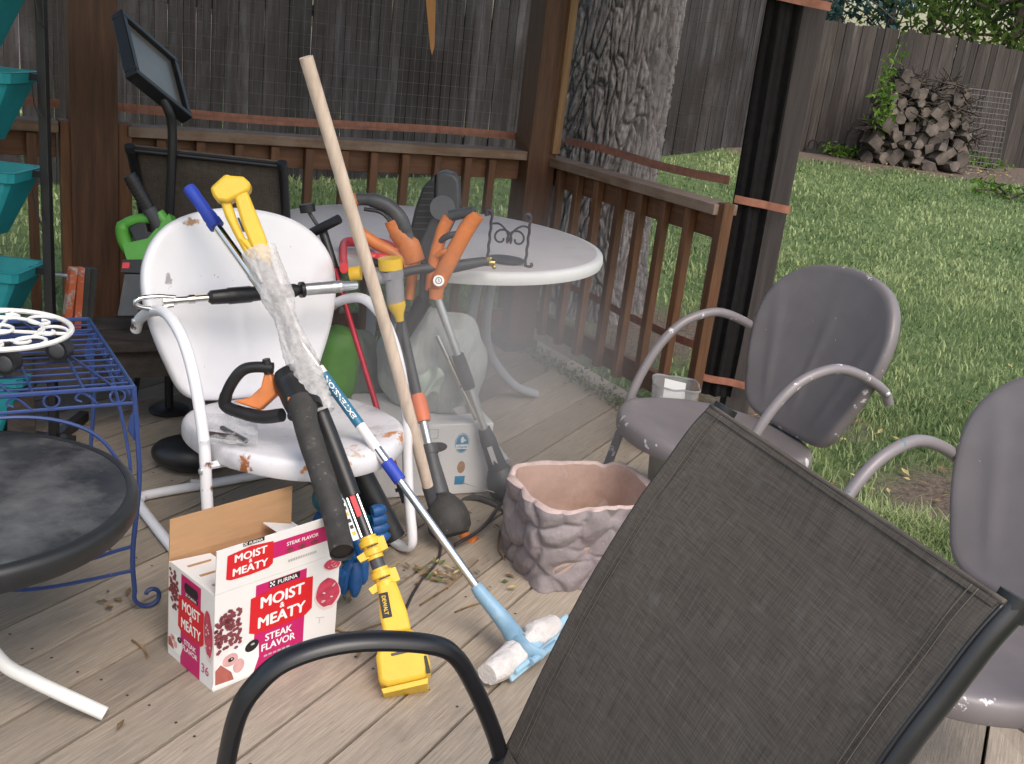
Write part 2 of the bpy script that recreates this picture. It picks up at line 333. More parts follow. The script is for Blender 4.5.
class MB:
    def __init__(s): s.v = []; s.f = []; s.m = []; s.a = []; s.mats = []
    def add(s, g, mat, var=None):
        v, f = g; o = len(s.v); s.v += list(v)
        if mat not in s.mats: s.mats.append(mat)
        k = s.mats.index(mat); s.f += [tuple(i + o for i in q) for q in f]; s.m += [k] * len(f)
        s.a += [random.random() if var is None else var] * len(v); return s
    def build(s, name, parent=None, off=None, smooth=True, angle=38, bevel=0, rotz=None):
        off = Vector(off) if off is not None else Vector((0, 0, 0))
        me = D.meshes.new(name)
        inv = Matrix.Rotation(-rotz, 3, 'Z') if rotz else None
        co = [(inv @ (p - off) if inv else p - off) for p in s.v]
        me.from_pydata([tuple(p) for p in co], [], s.f)
        for m in s.mats: me.materials.append(m)
        me.polygons.foreach_set('material_index', s.m)
        at = me.attributes.new('v', 'FLOAT', 'POINT'); at.data.foreach_set('value', s.a)
        if smooth:
            me.polygons.foreach_set('use_smooth', [True] * len(s.f)); me.set_sharp_from_angle(angle=radians(angle))
        me.update(); o = D.objects.new(name, me); COL.objects.link(o)
        if parent is not None: o.parent = parent
        if bevel:
            b = o.modifiers.new('bevel', 'BEVEL'); b.width = bevel; b.segments = 2; b.limit_method = 'ANGLE'; b.angle_limit = radians(40)
        return o
def tag(o, label=None, cat=None, group=None, kind=None):
    if label: o['label'] = label
    if cat: o['category'] = cat
    if group: o['group'] = group
    if kind: o['kind'] = kind
    return o
def thing(name, label, cat, loc, rotz=0, group=None):
    o = D.objects.new(name, None); COL.objects.link(o); o.location = loc; o.rotation_euler = (0, 0, rotz); o.empty_display_size = .05
    return tag(o, label, cat, group)
def solo(mb, name, label, cat, loc, group=None, **k):
    o = mb.build(name, off=loc, **k); o.location = loc; return tag(o, label, cat, group)
def part(name, parent, items, **k):
    """one part from (geometry, material) pairs given in world coordinates"""
    mb = MB()
    for g, m in items: mb.add(g, m)
    off = k.pop('off', parent.location if parent.parent is None else parent.parent.location)
    return mb.build(name, parent, off, **k)
def dup(o, loc, rotz, label, group=None):
    c = o.copy(); COL.objects.link(c); c.location = loc; c.rotation_euler = (0, 0, rotz); c['label'] = label
    for ch in list(o.children):
        d = ch.copy(); COL.objects.link(d); d.parent = c
        for gc in list(ch.children):
            e = gc.copy(); COL.objects.link(e); e.parent = d
    return c
def lerp(a, b, t): return V3(a) + (V3(b) - V3(a)) * t

# ------------------------------------------------------------------ ground
EDGE_O = Vector((.87, 4.36)); EDGE_D = Vector((.16, -.987))
def ground(x, y):
    h = -.13 + .0056 * max(0, y - 3.5) ** 2
    h = min(h, .47 + .01 * max(0, y - 14)) if y > 13.8 else h
    return min(h, .9) + .02 * noise.noise(Vector((x * .5, y * .5, 0)))
def G(x, y):
    d = sight(x, y); t = 1.0
    while t < 60:
        p = EYEP + d * t
        if p.z < ground(p.x, p.y): return p
        t += .01
    return EYEP + d * t
bare = [(1.85, 3.75, .50, .34), (2.3, 4.3, .30, .2), (2.9, 5.2, .3, .2), (1.25, 4.6, .5, .35), (.3, 5.4, .8, .35), (.95, 5.9, .9, .5), (1.42, 2.72, .08, .16)]
def bareness(x, y):
    n = noise.fractal(Vector((x * 1.6, y * 1.6, 3)), 1, 2, 4) * .5
    b = 0
    for cx, cy, rx, ry in bare: b = max(b, 1.25 - sqrt(((x - cx) / rx) ** 2 + ((y - cy) / ry) ** 2) + n * .7)
    if y > 11: b = max(b, (y - 13.2 + .35 * x * .0) * 1.1 + n * .8)
    return max(0, min(1, b * 1.6))
xs = np.concatenate([np.linspace(-160, -12, 14), np.linspace(-11, 16, 136), np.linspace(18, 160, 14)])
ys = np.concatenate([np.linspace(-60, -2, 10), np.linspace(-1, 17, 91), np.linspace(19, 220, 18)])
gv = [Vector((x, y, ground(x, y))) for x in xs for y in ys]; ny = len(ys)
gf = [(i * ny + j, (i + 1) * ny + j, (i + 1) * ny + j + 1, i * ny + j + 1) for i in range(len(xs) - 1) for j in range(ny - 1)]
mb = MB(); mb.add((gv, gf), m_ground); mb.a = [bareness(p.x, p.y) for p in gv]
tag(mb.build('lawn'), kind='structure')

def in_deck(x, y):
    if y > 4.9 + .585 * min(0, x - .07) and x < .07: return False
    if x >= .07 and y > 4.9 - .63 * (x - .07): return False
    s = (x - EDGE_O.x) * (-EDGE_D.y) + (y - EDGE_O.y) * EDGE_D.x   # right of the edge
    return s < 0.02 or (y < 2.27 and x < 1.87)
def grass(n, x0, x1, y0, y1, h, w, out):
    X = RNG.uniform(x0, x1, n); Yy = RNG.uniform(y0, y1, n)
    for x, y in zip(X, Yy):
        if in_deck(x, y) or bareness(x, y) > RNG.random() * .75 + .12: continue
        cl = noise.noise(Vector((x * 2.2, y * 2.2, 9))); cl2 = noise.noise(Vector((x * .7, y * .7, 4)))
        hh = h * (.55 + .6 * RNG.random()) * (1 + .55 * cl); a = RNG.uniform(0, 2 * pi); ln = hh * RNG.uniform(.2, .95)
        ww = w * RNG.uniform(.7, 1.3); dx, dy = cos(a), sin(a); z = ground(x, y) - .006
        px, py = -dy * ww / 2, dx * ww / 2
        out[0] += [(x + px, y + py, z), (x - px, y - py, z), (x - px * .8 + dx * ln * .35, y - py * .8 + dy * ln * .35, z + hh * .6), (x + px * .8 + dx * ln * .35, y + py * .8 + dy * ln * .35, z + hh * .6), (x + dx * ln, y + dy * ln, z + hh * .92)]
        v = min(1, max(0, .38 + .42 * cl2 + .26 * cl + RNG.normal(0, .16) + (.5 if RNG.random() < .06 else 0))); out[1] += [v] * 5
gr = [[], []]
grass(26000, .9, 3.4, 1.6, 5.2, .075, .006, gr)
grass(30000, 1.0, 6.5, 4.6, 8.5, .06, .009, gr)
grass(34000, 2.0, 12, 8, 14.6, .055, .016, gr)
grass(16000, -4.5, 2.2, 4.3, 9.5, .06, .012, gr)
grass(7000, -5.5, 4.5, 8.5, 13, .06, .018, gr)
grass(9000, 1.05, 1.9, 2.3, 3.45, .10, .006, gr)
nb = len(gr[0]) // 5
me = D.meshes.new('grass'); me.from_pydata(gr[0], [], [q for i in range(nb) for q in ((5 * i, 5 * i + 1, 5 * i + 2, 5 * i + 3), (5 * i + 3, 5 * i + 2, 5 * i + 4))])
me.materials.append(m_grass); me.attributes.new('v', 'FLOAT', 'POINT').data.foreach_set('value', gr[1])
go = D.objects.new('grass', me); COL.objects.link(go); tag(go, 'green lawn grass growing beyond the deck', 'grass', kind='stuff')

# leaf litter, weeds along the fence foot
def leafquads(pts, size, mat_var=None, flat=False):
    v, f, a = [], [], []
    for p in pts:
        s = size * random.uniform(.6, 1.35)
        if flat: n = Vector((random.gauss(0, .25), random.gauss(0, .25), 1)).normalized()
        else: n = Vector((random.gauss(0, 1), random.gauss(0, 1), random.gauss(.35, .8))).normalized()
        t = n.orthogonal().normalized(); t = (Matrix.Rotation(random.uniform(0, 2 * pi), 3, n) @ t); b = n.cross(t)
        o = len(v); v += [p - t * s, p - b * s * .42 + n * s * .12, p + t * s, p + b * s * .42 + n * s * .12]
        f.append((o, o + 1, o + 2, o + 3)); k = random.random() if mat_var is None else mat_var(p); a += [k] * 4
    return v, f, a
def leafmesh(name, data, mat, parent=None, off=(0, 0, 0)):
    v, f, a = data; mb = MB(); mb.add((v, f), mat); mb.a = a; return mb.build(name, parent, off, smooth=False)
pts = []
for i in range(900):
    x = random.uniform(1.0, 4.5); y = random.uniform(2.0, 6)
    if not in_deck(x, y) and (bareness(x, y) > .2 or random.random() < .25): pts.append(Vector((x, y, ground(x, y) + .012 + random.random() * .02)))
for i in range(2600):
    x = random.uniform(4, 13); y = random.uniform(12.2, 15)
    if bareness(x, y) > .3: pts.append(Vector((x, y, ground(x, y) + .02)))
mb = MB(); q = leafquads(pts, .022, flat=True); mb.add(q[:2], m_soil)
mb.m = [random.choice((0, 0, 1)) for _ in mb.m]; mb.mats.append(m_leafy)
tag(mb.build('leaf_litter', smooth=False), 'dry brown leaves scattered over the bare soil of the lawn', 'leaves', kind='stuff')

# ------------------------------------------------------------------ deck
AZ = radians(26.75); DR = -AZ
mb = MB(); pitch = .1449; off0 = -1.7257
du = Vector((cos(AZ), -sin(AZ))); dv = Vector((sin(AZ), cos(AZ)))
def clip_poly(poly, o, n):   # keep the side where (p-o).n <= 0
    out = []
    for i in range(len(poly)):
        a, b = poly[i], poly[(i + 1) % len(poly)]; da, db = (a - o).dot(n), (b - o).dot(n)
        if da <= 0: out.append(a)
        if da * db < 0: out.append(a + (b - a) * (da / (da - db)))
    return out
C0 = Z(541, 153, .93); E0 = Z(724, 204, .93); BD = (E0 - C0); BD.z = 0; BL = BD.length + .045; BD.normalize()
AD = Vector((-.863, -.5045, 0)).normalized(); CB = Vector((C0.x, C0.y, 0))
CA = Vector((.067, 4.863, 0))
nA = Vector((AD.y, -AD.x)); nA = nA if nA.dot(Vector((0, 1))) > 0 else -nA
nB = Vector((-BD.y, BD.x)); nB = nB if nB.dot(Vector((0, 1))) > 0 else -nB
nE = Vector((-EDGE_D.y, EDGE_D.x)); nE = nE if nE.x > 0 else -nE
for k in range(-30, 32):
    a = off0 + pitch * k + .003; b = a + pitch - .0085
    for half in (0, 1):
        poly = [du * a + dv * -3.0, du * b + dv * -3.0, du * b + dv * 9, du * a + dv * 9]
        lims = ((CA.xy + nA * .09, nA), (CB.xy + nB * .09, nB), (EDGE_O, nE)) if half == 0 else ((EDGE_O, -nE), (Vector((0, 2.25)), Vector((0, 1))), (Vector((1.85, 0)), Vector((1, 0))))
        for o, n in lims:
            poly = clip_poly(poly, o, n)
            if len(poly) < 3: break
        if len(poly) < 3: continue
        P2 = [Vector((p.dot(du), p.dot(dv))) for p in poly]
        if (P2[1] - P2[0]).cross(P2[2] - P2[1]) < 0: P2.reverse()
        z = random.uniform(-.002, 0) - .001 * half
        mb.add(g_prism([(p.x, p.y) for p in P2], -.034, z), m_deck)
        # two nail heads on every joist line
        va = min(p.dot(dv) for p in poly); vb_ = max(p.dot(dv) for p in poly)
        for jv in np.arange(-2, 6, .41):
            if va + .05 < jv < vb_ - .05:
                for uu in (a + .026, b - .026):
                    q = du * uu + dv * (jv + random.uniform(-.008, .008)); r_ = .0034
                    mb.add(([Vector((q.dot(du) + r_ * cos(2 * pi * i / 8), q.dot(dv) + r_ * sin(2 * pi * i / 8), .0007)) for i in range(8)], [tuple(range(8))]), m_iron)
o = mb.build('deck', smooth=False, bevel=.004); o.rotation_euler = (0, 0, DR); tag(o, kind='structure')
# joists, gap shade sheet and rim under the boards
mb = MB()
for t in np.arange(-2, 5, .42): mb.add(g_box((0, t, -.085), (7, .04, .09)), m_darkwood)
rot = Matrix.Rotation(DR, 3, 'Z')
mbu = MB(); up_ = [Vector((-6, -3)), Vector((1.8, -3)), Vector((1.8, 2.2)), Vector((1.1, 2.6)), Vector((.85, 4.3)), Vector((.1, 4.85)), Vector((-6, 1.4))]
mbu.add(g_prism([(p.x, p.y) for p in up_], -.075, -.07), m_darkwood); tag(mbu.build('gap_shade_sheet', smooth=False), kind='structure')  # dark sheet added to stand in for shade between the boards
mb2 = MB(); e0 = EDGE_O - EDGE_D * .0
x = Vector((EDGE_D.x, EDGE_D.y, 0))
mb2.add(([frame((EDGE_O.x, EDGE_O.y, -.034), x, (0, 0, 1)) @ p for p in g_box((2.5, -.045, -.02), (5, .09, .03))[0]], g_box((0, 0, 0), (1, 1, 1))[1]), m_darkwood)
tag(mb2.build('deck_rim'), kind='structure')

# ------------------------------------------------------------------ railings, posts, screens
def rail_run(name, label, origin, direction, length, bal, top=.95, bot=.12, toward=None, postends=(True, True), captop=True):
    """railing in its own frame: x along the run, +y to the outside"""
    ang = atan2(direction.y, direction.x); out = Vector((-sin(ang), cos(ang)))
    sgn = 1 if out.dot(toward) > 0 else -1
    t = thing(name, label, 'railing', (origin.x, origin.y, 0), ang, 'deck railings')
    def bx(nm, c, s, mat, bev=.003):
        mb = MB(); mb.add(g_box((c[0], c[1] * sgn, c[2]), s), mat); return mb.build(nm, t, bevel=bev, smooth=False)
    bx('top_rail', (length / 2, .0, top - .02), (length - .02, .115, .04), m_cap)
    bx('upper_rail', (length / 2, .022, top - .04 - .049), (length - .03, .036, .092), m_rail)
    bx('lower_rail', (length / 2, .022, bot + .02), (length - .03, .036, .09), m_rail)
    for b in bal:
        bx('baluster', (b, -.0168, (top - .045 + bot - .03) / 2), (.035, .035, top - .045 - bot + .03), m_railv)
    if postends[0]: bx('end_post', (-.02, -.01, top / 2), (.05, .075, top + .01), m_railv)
    if postends[1]: bx('end_post', (length + .0, -.01, top / 2), (.04 if postends[0] is False else .05, .05 if postends[0] is False else .075, top + .015), m_railv)
    return t
nA3 = nA; nB3 = nB
oA = CA + AD * .16
balA = [d - .16 for d in (1.777, 1.627, 1.477, 1.331, 1.187, 1.035, .901, .757, .602, .454, .333)]
rail_run('deck_railing', 'reddish railing running along the back of the deck behind the round table', oA, AD, 1.75, balA, toward=nA3, top=.95)
oC = CA + AD * 2.13
rail_run('deck_railing', 'short stretch of reddish railing behind the turquoise planters', oC, AD, 1.3, [.1 + .148 * i for i in range(8)], toward=nA3, top=.95, postends=(True, False))
def b_at(x, y):   # distance along B for a pixel on the run
    p = PL(x, y, CB, Vector((nB.x, nB.y, 0))); return (p - CB).dot(BD)
balB = [b_at(x, y) for x, y in ((546, 180), (563, 185), (581, 190), (601, 195), (624, 200), (645, 205), (668, 212), (693, 220))]
rail_run('deck_railing', 'reddish railing in front of the thick tree trunk', CB + BD * -.02, BD, BL, [b + .02 for b in balB], toward=nB3, top=.93, postends=(False, True))

def post_thing(name, label, c, sx, sy, ang, m1, h=2.6, m2=None):
    t = thing(name, label, 'post', (c.x, c.y, 0), ang, None)
    mb = MB(); mb.add(g_box((0, 0, h / 2 - .06), (sx, sy, h + .12)), m1)
    if m2: mb.m[1] = 1; mb.mats.append(m2)
    o = mb.build('shaft', t, bevel=.004, smooth=False)
    mb = MB(); mb.add(g_box((0, 0, -.02 + .045), (sx + .03, sy + .03, .05)), m_darkwood); mb.build('base_trim', t, smooth=False)
    return t
angA = atan2(AD.y, AD.x)
pl = Y(91, 110, 3.86); pl = CA + AD * 2.02 + Vector((nA.x, nA.y, 0)) * -.0
post_thing('porch_post', 'broad reddish brown porch post left of the white chair', pl, .165, .14, angA, m_post)
pc = CA + AD * .10 + Vector((nA.x, nA.y, 0)) * .02 + BD * .02
tpc = post_thing('porch_post', 'brown corner post where the two railings meet', pc, .145, .145, angA, m_post, m2=None)
mb = MB(); mb.add(g_box((-.055, .0735 if False else -.0, 1.75), (.02, .18, 1.74)), m_postl)
tr = Matrix.Rotation(-angA, 3, 'Z')
# lighter trim board on the corner post's garden side
p1 = Y(552, 70, 4.80); p2 = Y(571, 70, 4.80); mid = (p1 + p2) / 2
mb = MB(); mb.add(g_box((0, 0, 0), (.085, .04, 1.62)), m_postl); o = mb.build('trim_board', tpc, bevel=.003, smooth=False)
lp = tr @ Vector((mid.x - pc.x, mid.y - pc.y, 0)); o.location = (lp.x, lp.y, 1.76); o.rotation_euler = (0, 0, atan2(BD.y, BD.x) - angA)
pd = Vector((.90, 4.36, 0))
angE = atan2(EDGE_D.y, EDGE_D.x)
tpd = thing('porch_post', 'grey porch post half covered by black shade cloth at the lawn edge', 'post', (pd.x, pd.y, 0), 0)
def post_quad(xl, xr, yb, yt, dist, dep, name, mat, parent, z0, z1, bev=.003):
    a = Y(xl[0], yb, dist); b = Y(xr[0], yb, dist); mb = MB()
    mb.add(g_box(((a.x + b.x) / 2 - pd.x, dist + dep / 2 - pd.y, (z0 + z1) / 2), (b.x - a.x, dep, z1 - z0)), mat); return mb.build(name, parent, bevel=bev, smooth=False)
post_quad((764, 0), (790, 0), 200, 0, 4.33, .13, 'shaft', m_gpost, tpd, -.1, 2.6)
dr = thing('shade_cloth', 'black shade cloth hanging down the side of the grey post', 'cloth', (pd.x - .06, 4.3, 0))
xl = Y(734, 200, 4.30).x; xr = Y(768, 200, 4.30).x
def drape(u, v):
    x = xl + (xr - xl) * u; fold = .012 * sin(u * 9 + v * 2) + .006 * sin(u * 23 + v * 5)
    return (x + .006 * sin(v * 7), 4.295 + fold, .03 + 2.5 * v)
g1 = g_grid(drape, 16, 40); g2 = g_grid(lambda u, v: Vector(drape(u, v)) + Vector((0, .03, 0)), 16, 40)
part('cloth', dr, [(g1, m_drape), ((g2[0], [tuple(reversed(f)) for f in g2[1]]), m_drape)])
rail_z = (.115, .90, 1.70)
for z in rail_z:
    xg = Y(790, 200, 4.30).x
    part('ribbon', dr, [(g_grid(lambda u, v: (xl - .004 + (xg + .006 - xl) * u, 4.272 - .006 * sin(u * 9), z - .014 + .032 * v - .02 * u), 10, 2), m_ribbon),
                        (g_grid(lambda u, v: (xl - .004 + (xg + .006 - xl) * u, 4.275 - .006 * sin(u * 9), z - .014 + .032 * v - .02 * u), 10, 2), m_ribbon)])

def screen(name, label, origin, d, x0, x1, z0, z1, outn, ribs, r=.0007, step=.05):
    ang = atan2(d.y, d.x); t = thing(name, label, 'wire mesh', (origin.x, origin.y, 0), ang, 'wire mesh screens')
    s = 1 if Vector((-sin(ang), cos(ang))).dot(outn) > 0 else -1
    mb = MB(); y = .09 * s
    for x in np.arange(x0, x1, step): mb.add(g_tube([(x, y, z0), (x + .004 * sin(x * 9), y, (z0 + z1) / 2), (x, y, z1)], r, 3, caps=False), m_wire)
    for z in np.arange(z0, z1, step): mb.add(g_tube([(x0, y + .002, z), ((x0 + x1) / 2, y + .002, z - .004), (x1, y + .002, z)], r, 3, caps=False), m_wire)
    mb.build('mesh_panel', t)
    for zz in ribs:
        m2 = MB(); m2.add(g_grid(lambda u, v: (x0 + (x1 - x0) * u, y * 1.08 + .004 * sin(u * 20), zz - .017 + .034 * v + .006 * sin(u * 7)), 40, 1), m_ribbon); m2.build('ribbon', t, smooth=False)
    return t
screen('wire_screen', 'fine wire mesh with an orange ribbon above the back railing', CA, AD, .1, 1.93, .2, 2.3, nA3, (1.0, 1.72))
screen('wire_screen', 'fine wire mesh above the short railing behind the planters', CA, AD, 2.12, 3.4, .2, 2.3, nA3, (1.0, 1.72))
screen('wire_screen', 'fine wire mesh with an orange ribbon in front of the thick tree trunk', CB, BD, .05, BL - .15, .12, 2.3, nB3, (1.0, 1.72, .33))

# porch roof out of view, added and cut to shade the deck's back
mb = MB()
rp = [CA.xy + nA * .5 + AD.xy * -.6, CB.xy + nB * .5 + BD.xy * (BL + .5), Vector((1.45, 2.3)), Vector((-2.2, 1.1)), CA.xy + AD.xy * 4.2 + nA * .5]
mb.add(g_prism([(p.x, p.y) for p in rp], 2.62, 2.72), m_darkwood)
solo(mb, 'unseen_shade_roof', 'unseen timber roof added to shade the back of the deck', 'roof', Vector((0, 4, 2.6)), smooth=False)
tp = Y(432, 55, 4.15); tq = Y(431, -5, 4.15)
t = thing('hanging_paddle', 'tan pointed wooden slat hanging point down from the roof', 'ornament', tp)
w = .030; L_ = (tq - tp).length * 1.7
part('slat', t, [(g_prism([(0, 0), (.010, .03), (w, L_), (-w, L_), (-.006, .03)], -.006, .006, frame(tp, CR, Vector((0, 0, 1)) + CR * .04)), m_paddle)], smooth=False)
part('cord', t, [(g_tube([tp + Vector((0, 0, L_ - .01)), (tp.x, tp.y, 2.62)], .002, 6), m_dgray)])

# ------------------------------------------------------------------ yard fences
def fence(name, label, pts, bw, h, mat, seed, gap=.006, lean=.01):
    rr = random.Random(seed); base = V3((*pts[0], ground(*pts[0]))); t = thing(name, label, 'fence', base, 0, 'yard fences')
    mb = MB(); rails = MB()
    for a, b in zip(pts[:-1], pts[1:]):
        a = Vector(a); b = Vector(b); d = (b - a); L_ = d.length; d.normalize(); n = Vector((-d.y, d.x)); ang = atan2(d.y, d.x); x = 0
        n = n if n.y > 0 else -n
        while x < L_:
            w = bw * rr.uniform(.9, 1.08); p = a + d * (x + w / 2); z = ground(p.x, p.y); hh = h * rr.uniform(.985, 1.015); tl = rr.gauss(0, lean)
            rot = Matrix.Rotation(ang, 3, 'Z') @ Matrix.Rotation(tl, 3, 'Y') @ Matrix.Rotation(rr.gauss(0, .03), 3, 'Z')
            mb.add(g_box((p.x + n.x * rr.uniform(-.004, .004), p.y + n.y * rr.uniform(-.004, .004), z + hh / 2), (w - gap * rr.choice((.6, 1, 1, 1.6)), .02, hh), rot), mat, rr.random()); x += w
        for hz in (.3, 1.45):
            for k in range(int(L_ / 1.2)):
                p = a + d * (k * 1.2 + .6); rails.add(g_box((p.x + n.x * .045, p.y + n.y * .045, ground(p.x, p.y) + hz), (1.22, .04, .09), Matrix.Rotation(ang, 3, 'Z')), m_darkwood)
    mb.build('boards', t, base, smooth=False); rails.build('back_rails', t, base, smooth=False)
    return t
f2a = G(806, 152); f2b = G(1020, 168)
hF = 1.82
f1_end = f2a + (f2a - f2b).normalized() * .0 + Vector((-1.9, -.2, 0))
def dist_fence():
    # fence height from its picture height at the right
    return f2a, f2b
topz = Y(850, 22, f2a.y).z
hF2 = max(1.6, min(3.2, topz - ground(f2a.x + .5, f2a.y)))
f2dir = (f2b - f2a).normalized()
fc = (f2a - f2dir * 1.2)
fence('board_fence', 'grey brown board fence behind the log pile', [(fc.x, fc.y), (f2b.x + f2dir.x * 9, f2b.y + f2dir.y * 9)], .145, hF2, m_fence2, 3)
fence('board_fence', 'dark weathered board fence behind the back railing', [(-9.5, 4.2), (-5.6, 6.3), (-3.5, 8.1), (-1.1, 10.0), (fc.x + .3, fc.y + .25)], .115, 2.05, m_fence, 4)
print('FENCE', f2a, f2b, hF2, fc)

# log pile
lc = G(915, 152); fy = f2a.y - .22
LP0 = Y(856, 150, fy).x; LP1 = Y(962, 150, fy).x; gz = ground((LP0 + LP1) / 2, fy)
ptop = Y(905, 60, fy).z
def heap(x):   # top of the heap across its width
    u = (x - LP0) / (LP1 - LP0); return gz + (ptop - gz) * (max(0, 1 - abs(2 * u - 1) ** 3.2) * (.88 + .14 * sin(u * 8 + .6)))
logm = []
rr = random.Random(5); zrow = gz + .06; row = 0; logs = []
while zrow < ptop + .05 and len(logs) < 190:
    x = LP0 + (.07 if row % 2 else 0)
    while x < LP1:
        r = rr.uniform(.05, .105); 
        if zrow < heap(x + r): logs.append((x + r, zrow + rr.uniform(-.02, .02), r * 1.12))
        x += r * 1.75
    zrow += .108; row += 1
protos = []
for k in range(14):
    n = rr.choice((4, 5, 5, 6, 8)); ph = rr.uniform(0, 6)
    poly = [(cos(ph + 2 * pi * i / n) * rr.uniform(.7, 1.15), sin(ph + 2 * pi * i / n) * rr.uniform(.6, 1.05)) for i in range(n)]
    mb = MB(); L_ = rr.uniform(.38, .5)
    fr = Matrix(((1, 0, 0, 0), (0, 0, 1, 0), (0, 1, 0, 0), (0, 0, 0, 1)))
    g = g_prism([(a * .095, b * .095) for a, b in poly], -L_ / 2, L_ / 2, fr); mb.add(g, m_logend, rr.random()); mb.mats.append(m_logbark)
    mb.m = [0, 0] + [rr.choice((1, 1, 0)) for _ in mb.m[2:]]
    protos.append(mb.build('firewood_log', smooth=False, bevel=.006))
used = set()
for i, (x, z, r) in enumerate(logs):
    k = rr.randrange(14)
    o = protos[k]
    if k in used: o = o.copy(); COL.objects.link(o)
    used.add(k)
    o.location = (x, fy + rr.uniform(-.12, .1) - .25 * (1 - (z - gz) / 1.2), z); o.scale = (r / .095, rr.uniform(.85, 1.1), r / .095)
    o.rotation_euler = (rr.gauss(0, .12), rr.uniform(0, 6.28), rr.gauss(0, .22))
    tag(o, 'split firewood log stacked in the heap against the board fence', 'log', 'firewood logs heaped by the fence')
for k, o in enumerate(protos):
    if k not in used: D.objects.remove(o)
# stump log left of the heap
st = Y(851, 150, fy + .1); st.z = ground(st.x, st.y)
mb = MB(); mb.add(g_tube([(st.x, st.y, st.z - .02), (st.x + .02, st.y + .05, st.z + .25), (st.x + .1, st.y + .12, st.z + .48)], [.12, .11, .10], 9), m_logbark)
solo(mb, 'leaning_log', 'thick bark covered log leaning left of the firewood heap', 'log', st)
# dark brush on top of the heap
bc_ = Vector(((LP0 + LP1) / 2, fy, gz)); t = thing('brush_pile', 'dark twigs and brush lying over the top of the firewood heap', 'brush', bc_); mb = MB()
for k in range(420):
    u = rr.random(); x = LP0 + (LP1 - LP0) * u; z = heap(x) - abs(rr.gauss(0, .22)) + .05; p = Vector((x, fy - .30 + rr.gauss(0, .06) + .1 * (z - gz), max(z, gz + .45)))
    d_ = Vector((rr.gauss(0, 1), rr.gauss(0, .5), rr.gauss(0, .6))).normalized() * rr.uniform(.08, .26)
    mb.add(g_tube([p - d_, p + Vector((0, 0, .01)), p + d_], [.008, .010, .004], 4), m_logbark)
mb.build('twigs', t, bc_)
# vine on the heap
vb = G(884, 152); vt = Y(880, 22, fy - .5)
t = thing('climbing_vine', 'bright green vine climbing up the middle of the firewood heap', 'plant', vb)
vp_ = [vb, Y(880, 120, fy - .45), Y(884, 90, fy - .4), Y(890, 70, fy - .3), Y(900, 45, fy + .2)]
sp = spline(vp_, 10); part('stem', t, [(g_tube(sp, .008, 5), m_leafg)])
pts = [p + Vector((random.gauss(0, .07), random.gauss(-.06, .06), random.gauss(0, .07))) for i_, p in enumerate(sp) for _ in range(9 if i_ < 22 else 3)] + [vb + Vector((random.gauss(0, .16), random.gauss(-.05, .1), abs(random.gauss(.08, .08)))) for _ in range(60)]
leafmesh('foliage', leafquads(pts, .055), m_vine, t, t.location)
# little black edging
eb = Y(828, 150, fy + .12); eb.z = ground(eb.x, eb.y)
mb = MB()
for k in range(4):
    x = eb.x - .22 + k * .14
    mb.add(g_tube([(x + .065 * cos(a), eb.y, eb.z + .10 + .08 * sin(a)) for a in np.linspace(0, pi, 9)], .011, 5), m_black)
    for s in (-1, 1): mb.add(g_tube([(x + s * .062, eb.y, eb.z - .02), (x + s * .062, eb.y, eb.z + .1)], .010, 5), m_black)
mb.add(g_box((eb.x, eb.y, eb.z + .03), (.62, .02, .07)), m_black)
solo(mb, 'garden_edging', 'low black looped garden edging at the foot of the board fence', 'edging', eb)
# wire panel leaning at the right
wp = Y(990, 160, fy + .05); wp.z = ground(wp.x, wp.y)
mb = MB(); a0 = Y(966, 88, wp.y + .2); a1 = Y(1010, 95, wp.y + .2); hz = a0.z - wp.z; W_ = a1.x - a0.x
for i in range(13): mb.add(g_tube([(a0.x + W_ * i / 12, wp.y - .05, wp.z), (a0.x + W_ * i / 12, wp.y + .15, wp.z + hz)], .004, 4), m_wire)
for j in range(16): mb.add(g_tube([(a0.x, wp.y - .05 + .2 * j / 15, wp.z + hz * j / 15), (a1.x, wp.y - .05 + .2 * j / 15, wp.z + hz * j / 15)], .004, 4), m_wire)
solo(mb, 'wire_trellis', 'galvanised wire grid panel leaning on the fence right of the firewood', 'wire panel', wp)

# shrubs and weeds by the fence
def shrub(name, label, c, rx, rz, n, size, mat, group=None, cat='shrub'):
    t = thing(name, label, cat, c, 0, group); pts = []; st = MB()
    for k in range(9):
        cc = Vector((random.gauss(0, rx * .5), random.gauss(0, rx * .4), rz * random.uniform(.3, .95)))
        st.add(g_tube(spline([c, c + cc * .5 + Vector((0, 0, .05)), c + cc], 4), .01, 5), m_bark2)
        for _ in range(n // 9):
            pts.append(c + cc + Vector((random.gauss(0, rx * .28), random.gauss(0, rx * .28), random.gauss(0, rz * .18))))
    st.build('stems', t, c); leafmesh('foliage', leafquads([p for p in pts if p.z > c.z + .02], size), mat, t, c); return t
sc = G(1022, 160); shrub('leafy_shrub', 'dark leafy shrub at the fence right of the wire panel', sc + Vector((.35, -.1, 0)), .55, 1.0, 500, .07, m_leafd)
for (px, py, lab, r, h) in ((845, 158, 'low weeds growing left of the firewood heap', .18, .14), (940, 160, 'low weeds growing at the right foot of the firewood heap', .22, .22), (985, 170, 'low weeds growing in front of the wire panel', .35, .2), (1010, 200, 'sprawling weeds at the right end of the lawn', .4, .18)):
    shrub('weed_patch', lab, G(px, py), r, h, 160, .045, m_vine, 'weeds along the fence', 'weeds')

